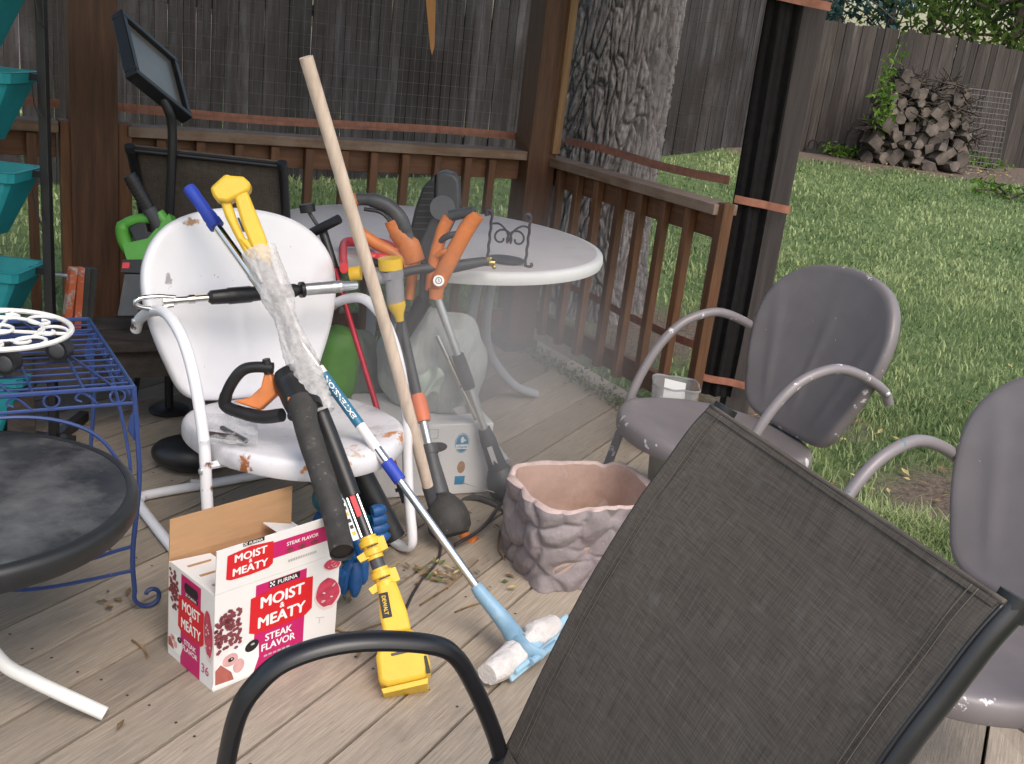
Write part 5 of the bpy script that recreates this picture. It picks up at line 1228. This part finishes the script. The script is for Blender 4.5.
part('guard_arm', t, [(g_tube(spline([gp(446, 515, 2.95), gp(470, 498, 2.98), gp(495, 505, 2.95), gp(505, 520, 2.9)], 6), .010, 8), m_dusty), (g_tube([gp(462, 535, 2.72), gp(475, 543, 2.70)], [.016, .02], 10), m_orange),
                      (g_tube(spline([Z(455, 545, .03), Z(482, 528, .03), Z(500, 505, .03)], 6), .006, 7), m_iron)])
part('handle_body', t, [(g_tube(spline([gp(414, 262), gp(408, 245), gp(398, 232), gp(392, 220)], 6), [.036] * 7 + [.031] * 6 + [.026] * 6, 14, flat=(1, .75)), m_orange),
                        (g_tube(spline([gp(357, 228), gp(372, 241), gp(390, 251), gp(408, 263)], 5), [.014, .015, .016, .017, .018, .019, .019, .019, .019, .019, .019, .019, .020, .021, .021, .021], 10), m_orange),
                        (g_prism([(-.045, -.03), (.04, -.04), (.03, .04), (.0, .05)], -.012, .012, frame(gp(401, 256), CR, CU)), m_orange), (g_tube([gp(352, 201), gp(358, 199)], .020, 12), m_orange), (g_tube([gp(414, 260), gp(409, 300, 3.03)], [.02, .014], 10), m_orange)], bevel=.002, angle=50)
part('grip', t, [(g_tube(spline([gp(357, 199), gp(372, 200), gp(388, 206), gp(400, 218), gp(405, 230), gp(410, 242)], 5), [.019] * 5 + [.0225] * 16 + [.019] * 5, 14), m_dgray)])
part('trigger', t, [(g_tube(spline([gp(364, 209, 3.05), gp(380, 212, 3.05), gp(389, 220, 3.05), gp(392, 229, 3.05)], 5), .006, 8), m_black)])

ua, ub = Z(503, 482, .07), Y(437, 297, 3.0)
t = thing('string_trimmer', 'orange handled string trimmer with a silver shaft, right of the pair', 'trimmer', Vector((ua.x, ua.y, 0)), 0, 'string trimmers leaning on the round table')
def ug(x, y, d=2.98): return Y(x, y, d)
part('shaft', t, [(g_tube(along(ua, ub, .22, 1.03), .0125, 14), m_alu), (g_tube([lerp(ua, ub, .35) - CR * .014, lerp(ua, ub, .80) - CR * .042], .008, 12), m_chrome)])
part('shaft_joint', t, [(g_tube(along(ua, ub, .52, .70, 5), [.019, .021, .021, .021, .019], 16), m_dgray), (g_tube([lerp(ua, ub, .55), lerp(ua, ub, .53) - CR * .028], .009, 8), m_dgray)])
hd2 = lerp(ua, ub, 0)
part('motor_neck', t, [(g_tube(along(ua, ub, .05, .30, 5), [.034, .030, .027, .026, .020], 16), m_dgray), (g_prism([(-.008, 0), (.008, 0), (.008, .06), (-.008, .06)], .026, .0285, frame(lerp(ua, ub, .12), CR - (ub - ua).normalized() * CR.dot((ub - ua).normalized()), (ub - ua))), m_grayp)])
part('head', t, [(g_lathe([(0, -.045), (.045, -.043), (.055, -.02), (.05, .02), (.035, .05), (0, .055)], 24, hd2, (ub - ua)), m_dgray), (g_tube(spline([hd2 - up * .0, Z(520, 492, .06), Z(535, 500, .03)], 4), [.035, .034, .033, .03, .03, .028, .026, .02, .015], 10), m_dusty)])
part('edge_guide', t, [(g_tube([Z(463, 483, .05), Z(500, 494, .05)], .002, 6), m_alu), (g_ball(Z(500, 489, .05), (.014, .014, .016), 10, 8), m_orange)])
part('handle_body', t, [(g_tube(spline([ug(436, 296), ug(440, 280), ug(452, 256), ug(466, 230), ug(477, 214)], 6), [.020] * 5 + [.025] * 15 + [.024] * 5, 12, flat=(1, .8)), m_orange),
                        (g_tube(spline([ug(431, 290, 3.0), ug(434, 262, 3.0), ug(442, 232, 3.0), ug(449, 217, 3.0)], 6), [.019] * 19, 12, flat=(1, .8)), m_orange), (g_tube([ug(436, 298), ug(436, 288)], .022, 12), m_orange),
                        (g_tube(spline([ug(432, 258, 3.0), ug(444, 252), ug(454, 250)], 5), .010, 10), m_orange)], angle=50)
part('grip', t, [(g_tube([ug(450, 216, 3.0), ug(474, 211)], [.0165, .0155], 12), m_dgray), (g_tube(spline([ug(437, 243, 3.0), ug(448, 236), ug(458, 234)], 4), .010, 10), m_dgray)])
part('lower_grip', t, [(g_tube([ug(427, 262, 3.02), ug(424, 300, 3.02)], [.020, .017], 12), m_dgray), (g_tube([ug(424, 300, 3.02), ug(400, 342, 3.0)], [.026, .020], 12), m_black)])
sp_c = ug(438.5, 281, 2.955)
lg = part('badge', t, [(g_tube([sp_c + view * -.004, sp_c + view * .006], .0165, 24), m_wprint), (g_tube([sp_c + view * .006, sp_c + view * .0066], .0105, 20), m_dgray), (g_tube([sp_c + view * .0066, sp_c + view * .0071], .0075, 20), m_wprint)])
mb = MB(); fm_ = frame(sp_c + view * .0074, CR - view * CR.dot(view), CU); mb.add(g_text('S', .013, fm_ @ Matrix.Translation((0, -.0045, 0)), .02), m_dgray); mb.build('emblem', lg, t.location, smooth=False)

# dark plastic housing on the table
hc = Z(432, 262, .712)
t = thing('motor_housing', 'dark grey rounded motor housing with ribs standing on the round table', 'tool housing', hc)
HY = 3.26
hp2 = lambda x, y, d=HY: Y(x, y, d)
o_ = hp2(440, 205); hx_ = (hp2(450, 205) - o_).normalized(); hz_ = (hp2(436, 172) - o_).normalized(); fm_ = frame(o_, hx_, hz_)
def hl(x, y): q = fm_.inverted() @ hp2(x, y); return (q.x, q.y)
sil = [hl(*p) for p in ((434, 242), (437, 208), (437, 186), (438, 172), (446, 170), (456, 173), (460, 180), (461, 204), (455, 222), (446, 240))]
sil2 = [hl(*p) for p in ((434, 242), (414, 248), (410, 235), (416, 208), (424, 186), (436, 173), (437, 186), (437, 210))]
part('shell', t, [(g_prism(sil, -.03, .045, fm_), m_dgray), (g_prism(sil2, -.03, .035, fm_), m_black)], bevel=.008)
part('ribs', t, [(g_prism([(a[0], a[1]), (b[0], b[1]), (b[0], b[1] + .003), (a[0], a[1] + .003)], .035, .038, fm_), m_dgray) for a, b in ((hl(426 - k * 1.7, 186 + k * 6), hl(435, 186 + k * 6)) for k in range(8))], smooth=False)
part('pivot', t, [(g_tube([o_ + CR * .012 - CU * .02 - CF * .046, o_ + CR * .012 - CU * .02 - CF * .060], .040, 24), m_dgray)])
part('arm', t, [(g_prism([hl(438, 205), hl(452, 215), hl(436, 252), hl(420, 268), (hl(418, 250))], .0355, .055, fm_), m_dgray)], bevel=.006)

# red plastic tool lying on the table
rc = Z(365, 268, .712)
t = thing('red_tool', 'red plastic tool frame lying at the near edge of the round table', 'tool', rc)
rq = lambda x, y, z=.74: Z(x, y, z)
part('frame', t, [(g_tube(spline([rq(344, 268), rq(343, 255), rq(345, 243), rq(360, 242), rq(380, 243), rq(400, 250)], 5), .016, 12, flat=(1, .8)), m_redpl), (g_tube([rq(360, 256), rq(392, 258)], .013, 10), m_redpl), (g_tube(spline([rq(362, 243), rq(370, 252), rq(378, 258)], 4), .010, 10), m_redpl)])
part('grip', t, [(g_tube([rq(372, 262, .73), rq(402, 268, .73)], .013, 10), m_black)])

# blower lying on the seat, its tube hanging over the front edge
b1 = Y(300, 385, 2.30)
nose = [Y(296, 372, 2.33), Y(302, 402, 2.27), Y(307, 428, 2.20), Y(321, 472, 2.12), Y(334, 514, 2.05), Y(342, 553, 1.95)]
t = thing('leaf_blower', 'black and orange leaf blower lying on the white chair seat', 'leaf blower', Vector((b1.x, b1.y, .42)))
part('motor_body', t, [(g_tube(spline([Y(284, 369, 2.36), Y(291, 382, 2.345), Y(300, 402, 2.30), Y(305, 412, 2.27)], 5), [.026, .033, .038, .040, .042, .042, .042, .042, .042, .042, .041, .040, .039, .038, .037, .036], 20, flat=(1, .95)), m_black), (g_tube(spline([Y(304, 366, 2.37), Y(311, 385, 2.33), Y(316, 400, 2.30)], 4), [.012, .018, .02, .022, .022, .022, .02, .016, .012], 12), m_black)])
bt_ = part('blow_tube', t, [(g_tube(spline(nose[1:], 6), [.034, .035, .0345, .031, .030] + [.029] * 5 + [.028] * 5 + [.027] * 5 + [.0265] * 5, 22, caps=False), m_dusty), (g_tube([Y(341.4, 550, 1.958), Y(340.4, 545, 1.972)], .0245, 22), m_blackmet)])
part('coupling', bt_, [(g_tube([Y(305, 404, 2.275), Y(307, 411, 2.26)], .040, 22), m_black), (g_ball(Y(292, 416, 2.25), .012, 10, 8), m_black)], off=t.location)
bl = lambda x, y, d=2.36: Y(x, y, d)
part('handle', t, [(g_tube(spline([bl(273, 368), bl(256, 367), bl(243, 370), bl(233, 381), bl(226, 396), bl(226, 406), bl(240, 412, 2.34), bl(262, 417, 2.32), bl(282, 415, 2.30)], 5), [.014] * 8 + [.0145] * 12 + [.016] * 12 + [.017] * 9, 14), m_black), (g_tube([bl(269, 373), bl(266, 359)], [.013, .010], 10), m_black)])
part('orange_guard', t, [(g_prism([(a.x, a.y) for a in []] or [(q.x, q.y) for q in (frame(bl(255, 390), CR, CU).inverted() @ bl(x, y) for x, y in ((236, 401), (252, 397), (262, 387), (264, 374), (270, 371), (279, 394), (263, 410)))], -.018, .018, frame(bl(255, 390, 2.355), CR, CU)), m_orange), ], bevel=.005)
part('orange_badge', t, [(g_prism([(-.005, -.012), (.005, -.014), (.005, .012), (-.005, .012)], .0, .0015, frame(Y(290, 402, 2.262), CR, CU)), m_orange)], smooth=False)
cb = Z(232, 432, .41)
def crumple(u, v):
    p = Z(200 + 58 * u, 418 + 30 * v, .408); return p + up * (.010 + .022 * abs(noise.noise(Vector((u * 4, v * 3, 2)))) + .03 * max(0, 1 - abs(u - .6) * 5) * (1 - v))
t = thing('plastic_bag', 'clear plastic bag with dark parts on the white chair seat', 'bag', cb)
part('film', t, [(g_grid(crumple, 22, 16), m_clear)], smooth=False)
part('contents', t, [(g_tube([Z(208, 434, .42), Z(236, 438, .42)], .008, 8), m_iron), (g_tube([Z(222, 428, .42), Z(246, 441, .42)], .007, 8), m_dgray)])

# ------------------------------------------------------------------ under and behind the white chair
bx0, bx1 = Z(365, 500, 0), Z(486, 493, 0)
xb = (bx1 - bx0); xb.z = 0; wB = xb.length; xb.normalize(); yb_ = Vector((-xb.y, xb.x, 0)); hB = .245
t = thing('banana_box', 'white cardboard fruit box with a blue oval sticker and hand holes', 'box', bx0)
cB = bx0 + xb * (wB / 2) + yb_ * .15
rz = Matrix.Rotation(atan2(xb.y, xb.x), 3, 'Z')
part('carton', t, [(g_box((cB.x, cB.y, hB / 2 + .002), (wB, .30, hB), rz), m_card)], bevel=.003)
ffm = frame(bx0 - yb_ * .0006, xb, (0, 0, 1))
def fxy(x, y): q = ffm.inverted() @ PL(x, y, bx0, yb_); return q.x, q.y
part('lid_fold', t, [(g_prism([fxy(478, 402), fxy(484, 411), fxy(458, 415), fxy(452, 408)], .0, .0015, ffm), m_grayp)], smooth=False)
def sticker():
    c = fxy(462, 443); mb = MB(); m_sb = M('print bright blue', (.03, .25, .45), .4)
    flat(mb, ffm, blob(*c, .024, .034, 28), 1, m_sb); flat(mb, ffm, blob(*c, .022, .032, 28), 2, m_wprint); flat(mb, ffm, blob(*c, .0205, .0305, 28), 3, m_sb)
    flat(mb, ffm, rect(c[0] - .021, c[1] - .020, c[0] + .021, c[1] - .004), 4, m_wprint); mb.add(g_text('Chiquita', .0115, ffm @ Matrix.Translation((c[0], c[1] - .0155, layer(5))), .012, sx=.92), m_sb)
    flat(mb, ffm, blob(c[0], c[1] + .012, .006, .011, 12), 4, m_wprint); flat(mb, ffm, blob(c[0] + .004, c[1] + .010, .009, .004, 12), 4.5, m_wprint)
    return mb.build('sticker', t, t.location, smooth=False)
sticker()
part('hand_hole', t, [(g_prism(blob(*fxy(437, 447), .034, .017, 22), 0, .001, ffm), m_iron)], smooth=False)
part('hand_hole', t, [(g_prism(blob(*fxy(461, 467), .013, .021, 22), 0, .001, ffm), m_kraft)], smooth=False)
mb = MB(); c = fxy(459, 481); flat(mb, ffm, rect(c[0] - .016, c[1] - .012, c[0] + .018, c[1] + .018), 1, M('print bright blue', (.03, .25, .45), .4))
for k in range(8): flat(mb, ffm, rect(*fxy(424, 462 + k * 3.4), fxy(424, 462)[0] + .010, fxy(424, 462 + k * 3.4)[1] + .003), 1, m_grayp)
c = fxy(432, 434); mb.add(g_tube([ffm @ Vector((c[0] + a, c[1] + b, .0008)) for a, b in ((-.018, -.014), (.02, -.014), (.02, .016), (-.018, .016))], .0012, 4, closed=True), m_grayp)
mb.add(g_tube([PL(372, 470, bx0 - yb_ * .002, yb_), PL(398, 456, bx0 - yb_ * .002, yb_)], .003, 5), M('print bright blue', (.03, .25, .45), .4))
mb.build('printing', t, t.location, smooth=False)
# milky bag on top of the box
gb = Z(430, 402, hB)
gb = cB + up * hB
t = thing('bin_liner', 'milky green tied plastic bag sitting on the white fruit box', 'bag', Vector((cB.x, cB.y, hB + .004)))
gc = Y(434, 365, cB.y + .07)
def bagp(u, v):
    a = 2 * pi * u; th_ = pi * v; q = Vector((sin(th_) * cos(a), sin(th_) * sin(a), cos(th_)))
    r = 1 + .16 * noise.noise(q * 1.7) + .05 * noise.noise(Vector((cos(a) * 5, sin(a) * 5, v * 2.5)))
    kd = Vector((.0, -.96, -.1)).normalized(); s_ = max(-1, min(1, q.dot(kd))); t1 = Vector((1, 0, 0)); t2 = kd.cross(t1); ph = atan2(q.dot(t2), q.dot(t1))
    r += .022 * sin(ph * 11 + 3 * noise.noise(q * 2)) * max(0, 1 - abs(s_ - .55) / .8) - .10 * max(0, s_ - .75)
    p = gc + Vector((q.x * .185 * r, q.y * .15 * r, q.z * .185 * r)); p.z = max(p.z, hB + .006); return p
part('film', t, [(g_grid(bagp, 64, 40), m_bag)], angle=180)
kp = lambda x, y: Y(x, y, cB.y - .085)
def knot(u, v):
    x = 416 + 26 * u + 3 * sin(v * 5); y = 368 + 26 * v + 4 * sin(u * 6); return kp(x, y) + Vector((0, -.012 * sin(u * 9 + v * 3) - .02, 0))
part('tied_flap', t, [(g_grid(knot, 14, 14), M('pale green film', (.62, .72, .66), .35, var=.08, bump=.004, bscale=30, alpha=.92))], angle=180)
# second, dim bag behind
gc2 = Y(352, 375, 3.30)
t = thing('bin_liner', 'dull green bag half hidden behind the white chair arm', 'bag', Vector((gc2.x, gc2.y, .0)))
part('film', t, [(g_grid(lambda u, v: gc2 + Vector((sin(pi * v) * cos(2 * pi * u) * .15, sin(pi * v) * sin(2 * pi * u) * .13, cos(pi * v) * .26 - .10)) * (1 + .12 * noise.noise(Vector((cos(2 * pi * u) * 2, sin(2 * pi * u) * 2, v * 5)))), 40, 30), M('dull green film', (.20, .24, .22), .4, var=.3, scale=4, bump=.006, bscale=20))], angle=180)
# lime green tub
gl = Y(342, 350, 3.02)
t = thing('green_tub', 'grass green plastic tub seen past the right side of the white chair back', 'tub', Vector((gl.x, gl.y, 0)))
part('shell', t, [(g_tube(spline([Y(347, 330, 3.02), Y(340, 345, 3.02), Y(334, 375, 3.02), Y(330, 400, 3.02)], 6), [.03, .045, .05, .055, .06, .062, .065, .066, .068, .069, .07, .072, .073, .073, .072, .07, .066, .06, .05], 24), m_lime2)], angle=70)
# black case under the chair
kc = Z(180, 478, 0)
t = thing('black_case', 'low black plastic case lying on the deck behind the white chair leg', 'case', kc)
kc3 = kc + Vector((0, .07, .055))
part('shell', t, [(g_ball(kc3, (.115, .085, .055), 28, 16), m_black)]); part('label', t, [(g_box(Z(196, 481, .05), (.032, .003, .010)), m_grayp)], smooth=False)
# blue gloves
gv0 = Z(352, 575, 0)
t = thing('rubber_gloves', 'blue rubber gloves bunched on the deck behind the printed carton', 'gloves', gv0)
it1, it2 = [], []
rg = random.Random(21)
for k in range(30):
    x = rg.uniform(318, 372); y = rg.uniform(505, 572); d = 2.18 + (572 - y) * .0045 + rg.uniform(-.02, .02)
    p = Y(x, y, d); p.z = max(p.z, .03); q = p + Vector((rg.uniform(-.03, .03), rg.uniform(-.04, .02), -rg.uniform(.035, .085))); q.z = max(.012, q.z)
    (it1 if rg.random() < .75 else it2).append((g_tube(spline([p, (p + q) / 2 + Vector((rg.uniform(-.01, .01), 0, .006)), q], 4), [.012, .016, .017, .0175, .0175, .017, .016, .013, .006], 10), m_glove if k % 4 else m_glove2))
for k in range(4):
    p = Y(392 + k * 1.5 - 6, 508 + k * 9, 2.42); q = Y(372, 512 + k * 9, 2.40); it1.append((g_tube(spline([q, (p + q) / 2, p], 4), [.016, .018, .018, .018, .017, .016, .014, .010, .004], 10), m_glove))
part('fingers', t, it1); part('cuffs', t, it2 + [(g_ball(Y(335, 500, 2.34), (.06, .04, .045), 16, 12), m_glove2)])
# black roll under the seat
t = thing('black_tube', 'short thick black tube under the front of the white chair', 'tube', Z(380, 540, 0))
part('tube', t, [(g_tube([Y(358, 470, 2.50), Y(394, 538, 2.48)], .034, 18), m_black)])

# ------------------------------------------------------------------ left background
# framed panel on a curved pole
D0 = 3.45
pT = Y(116, 12, D0); pR = Y(172, 61, D0 + .22); pL = Y(132, 76, D0 - .17); pB = pR + (pL - pT)
e1 = (pR - pT); e2 = (pL - pT); W1, W2 = e1.length, e2.length; fm_ = frame(pT, e1, e2); W2 = e2.dot(Vector((fm_[0][1], fm_[1][1], fm_[2][1])))
zs_ = 1 if (EYEP - pT).dot(Vector((fm_[0][2], fm_[1][2], fm_[2][2]))) > 0 else -1
t = thing('floor_lamp', 'black framed panel tilted on top of a curved black pole', 'lamp', Vector((pB.x, pB.y, 0)))
part('frame', t, [(g_prism(rect(0, 0, W1, .022), -.022, .022, fm_), m_black), (g_prism(rect(0, W2 - .022, W1, W2), -.022, .022, fm_), m_black), (g_prism(rect(0, .0225, .022, W2 - .0225), -.022, .022, fm_), m_black), (g_prism(rect(W1 - .022, .0225, W1, W2 - .0225), -.022, .022, fm_), m_black)], bevel=.003)
part('panel', t, [(g_prism(rect(.018, .018, W1 - .018, W2 - .018), -.006, .006, fm_), m_frost)], smooth=False)
part('back_shell', t, [(g_prism(rect(.012, .012, W1 - .012, W2 - .012), -.020 * zs_ - .003, -.020 * zs_ + .003, fm_), m_black)], smooth=False)
bp_ = fm_ @ Vector((W1 * .55, W2 - .01, 0)); pd_ = D0 - .0
part('pole', t, [(g_tube(spline([bp_, Y(169, 112, bp_.y + .01), Y(172, 126, bp_.y + .02), Y(172, 160, bp_.y + .02), Y(169, 230, bp_.y + .02), Y(168, 300, bp_.y + .02), Vector((Y(168, 300, bp_.y).x, bp_.y + .02, .02))], 6), .0155, 12), m_blackmet)])
part('base', t, [(g_lathe([(.0, .004), (.07, .004), (.072, .010), (.06, .018), (.0, .02)], 28, Vector((Y(168, 300, bp_.y).x, bp_.y + .02, 0))), m_black)])
# lime green trimmer body behind the chair
gd = 3.22
gq = lambda x, y, d=gd: Y(x, y, d)
t = thing('green_power_tool', 'lime green power tool with a ribbed black grip left of the white chair back', 'power tool', Vector((gq(148, 260).x, gd, 0)))
fm_ = frame(gq(145, 230), CR, CU)
def gl2(x, y): q = fm_.inverted() @ gq(x, y); return (q.x, q.y)
part('body', t, [(g_tube(spline([gq(150, 218), gq(136, 220), gq(124, 226), gq(125, 240), (gq(133, 254))], 5), [.018] * 10 + [.024] * 11, 14), m_lime), (g_prism([gl2(*p) for p in ((128, 246), (152, 240), (170, 214), (176, 226), (170, 250), (160, 262), (134, 262))], -.03, .03, fm_), m_lime), (g_tube([gq(158, 213), gq(170, 228)], .02, 12), m_lime)], bevel=.006)
part('trigger_block', t, [(g_prism([gl2(*p) for p in ((130, 228), (146, 219), (150, 232), (166, 236), (158, 246), (140, 246))], -.022, .022, fm_), m_black)], bevel=.005)
part('battery', t, [(g_prism([gl2(*p) for p in ((130, 262), (162, 262), (160, 276), (130, 275))], -.032, .032, fm_), m_black), (g_prism([gl2(*p) for p in ((131, 265), (138, 265), (138, 271), (131, 271))], .0325, .034, fm_), m_redpl), (g_prism([gl2(*p) for p in ((133, 276), (154, 276), (150, 318), (131, 318))], -.022, .022, fm_), m_dgray)], bevel=.004)
part('grip', t, [(g_tube([gq(129, 175, 3.19), gq(150, 212, 3.21)], .021, 14), m_black), (g_tube([gq(149, 208, 3.205), gq(164, 236, 3.215)], [.022, .017], 12), m_dgray)] + [(g_tube([lerp(gq(129, 175, 3.19), gq(150, 212, 3.21), .15 + .1 * k), lerp(gq(129, 175, 3.19), gq(150, 212, 3.21), .19 + .1 * k)], .0228, 14), m_black) for k in range(7)])
# dark timber bench behind
db = Z(128, 372, 0)
t = thing('timber_bench', 'low dark old timber bench behind the blue wire table', 'bench', Vector((-1.28, 3.22, 0)))
rb2 = Matrix.Rotation(atan2(-AD.y, -AD.x), 3, 'Z'); o_ = Vector((-1.28, 3.24, 0))
def dbx(c, s): return (g_box(o_ + rb2 @ Vector(c), s, rb2), m_darkwood)
part('seat_plank', t, [dbx((0, -.08, .34), (.85, .14, .035))], bevel=.003, smooth=False); part('seat_plank', t, [dbx((0, .09, .338), (.85, .14, .035))], bevel=.003, smooth=False)
for s in (-1, 1): part('leg', t, [dbx((s * .36, 0, .161), (.08, .26, .32))], bevel=.003, smooth=False)
part('apron', t, [dbx((0, -.11, .27), (.64, .025, .09))], smooth=False)
# worn folding arms
oa = 3.14
t = thing('folded_sawhorse', 'worn orange and grey folded sawhorse legs left of the white chair', 'sawhorse', Vector((Y(80, 300, oa).x, oa, .36)))
for x0, x1, m_, dd in ((73, 62, m_rust, 0), (80, 74, m_rust, .03), (86, 80, m_dkpaint, .05), (93, 84, m_dkpaint, .08)):
    a = Y(x0, 267, oa + dd); b = Y(x1, 360, oa + dd - .02); k_ = (a.z - .362) / (a.z - b.z); b = a + (b - a) * k_
    part('leg', t, [(g_tube([a, b], .016, 4, flat=(1.1, .8), up=(1, 0, 0)), m_)], bevel=.002, smooth=False)
part('spreader', t, [(g_tube([Y(50, 275, oa), Y(70, 276, oa)], .006, 8), m_alu)])

# bucket and clear tub under the grey chair
bk = Z(668, 482, 0); bk = Vector((.66, 3.06, 0))
bk = Z(672, 500, 0)
t = thing('beige_bucket', 'beige plastic bucket under the front of the grey lawn chair', 'bucket', bk)
part('pail', t, [(g_lathe([(0, .004), (.085, .004), (.09, .01), (.105, .215), (.110, .216), (.110, .226), (.101, .226), (.086, .02), (0, .014)], 36, bk), m_bucket)], angle=50)
cu = Z(678, 406, .30); cu = Y(672, 408, 3.62)
t = thing('clear_tub', 'square clear plastic tub holding white paper behind the grey chair seat', 'tub', Vector((cu.x, cu.y, 0)))
tw0, tz0, tz1 = .085, .0, Y(672, 384, 3.62).z
def tub(u, v):
    a = 2 * pi * u; n = 5; r = (abs(cos(a)) ** n + abs(sin(a)) ** n) ** (-1 / n); k = .75 + .25 * v
    return (cu.x + tw0 * r * cos(a) * k, cu.y + tw0 * r * sin(a) * k, .004 + tz1 * v + .006 * noise.noise(Vector((cos(a) * 2, sin(a) * 2, v * 2))) * v)
part('wall', t, [(g_grid(tub, 48, 12), m_clear), (g_tube([tub(k / 48, 1) for k in range(48)], .004, 6, closed=True), m_clearcup)], angle=50)
part('paper', t, [(g_prism([(-.05, -.05), (.03, -.06), (.055, .03), (-.02, .06)], -.001, .001, frame(Vector((cu.x - .01, cu.y - .02, tz1 - .03)), (1, .1, .25), (0, .4, 1))), m_paper), (g_box((cu.x, cu.y, (tz1 - .08) / 2 + .01), (.10, .10, tz1 - .08)), m_paper)], smooth=False)

# twigs and fallen leaves on the deck
mb = MB(); twigs = [[(132, 640), (143, 648), (148, 658)], [(330, 628), (352, 632), (385, 622)], [(420, 605), (450, 585), (478, 560)], [(455, 612), (470, 606), (490, 600)], [(505, 560), (498, 548), (500, 530)], [(560, 640), (600, 632), (610, 640)]]
base = Z(400, 610, 0)
for tw_ in twigs: mb.add(g_tube(spline([Z(x, y, .004) for x, y in tw_], 5), .0025, 5), m_soil)
o = solo(mb, 'twigs', 'thin dry twigs scattered over the deck boards', 'twigs', base); o['kind'] = 'stuff'
rl = random.Random(4); A_, B_ = [], []
for cx, cy, sx, sy, n in ((430, 572, 20, 6, 34), (460, 575, 22, 10, 14), (120, 600, 8, 6, 8), (340, 590, 14, 10, 10), (480, 520, 20, 10, 8), (300, 660, 120, 60, 6), (550, 690, 60, 40, 3)):
    for k in range(n): (A_ if rl.random() < .9 else B_).append(Z(rl.gauss(cx, sx), rl.gauss(cy, sy), .006 + rl.random() * .008))
mb = MB(); q = leafquads(A_, .014, flat=True); mb.add(q[:2], m_leafg); mb.mats.append(m_soil); mb.m = [rl.choice((0, 1, 1)) for _ in mb.m]; q = leafquads(B_, .016, flat=True); mb.add(q[:2], m_leafy)
tag(mb.build('deck_leaves', smooth=False), 'crumbled green and brown leaves lying on the deck boards', 'leaves', kind='stuff')

# thin pale veil, a soft volume added over the table legs and tools
sc_ = Vector((-.10, 2.92, .50)); sr = (.62, .62, .60)
mb = MB(); mb.add(g_ball(sc_, sr, 24, 14), m_veil); o = mb.build('veil', off=sc_); o.location = sc_
tag(o, 'thin pale veil added in front of the round table legs', 'veil', kind='stuff')

# ------------------------------------------------------------------ light
w = D.worlds.new('World'); scene.world = w; w.use_nodes = True; N = w.node_tree.nodes; L = w.node_tree.links
sky = N.new('ShaderNodeTexSky'); sky.sky_type = 'NISHITA'; sky.sun_disc = False
SUN_EL, SUN_AZ = radians(52), radians(150)      # high, from behind the camera's right shoulder
sky.sun_elevation = SUN_EL; sky.sun_rotation = SUN_AZ; sky.air_density = 1.6; sky.dust_density = 4.0; sky.ozone_density = 1.0
L.new(sky.outputs[0], N['Background'].inputs[0]); N['Background'].inputs[1].default_value = .15
sl = D.lights.new('sun', 'SUN'); sl.energy = .9; sl.angle = radians(35); sl.color = (1, .975, .95)
so = D.objects.new('sun', sl); COL.objects.link(so)
sd = Vector((sin(SUN_AZ) * cos(SUN_EL), cos(SUN_AZ) * cos(SUN_EL), sin(SUN_EL)))
so.rotation_euler = sd.to_track_quat('Z', 'Y').to_euler()
scene.view_settings.view_transform = 'Standard'; scene.view_settings.look = 'None'; scene.view_settings.gamma = 1
scene.view_settings.exposure = .60
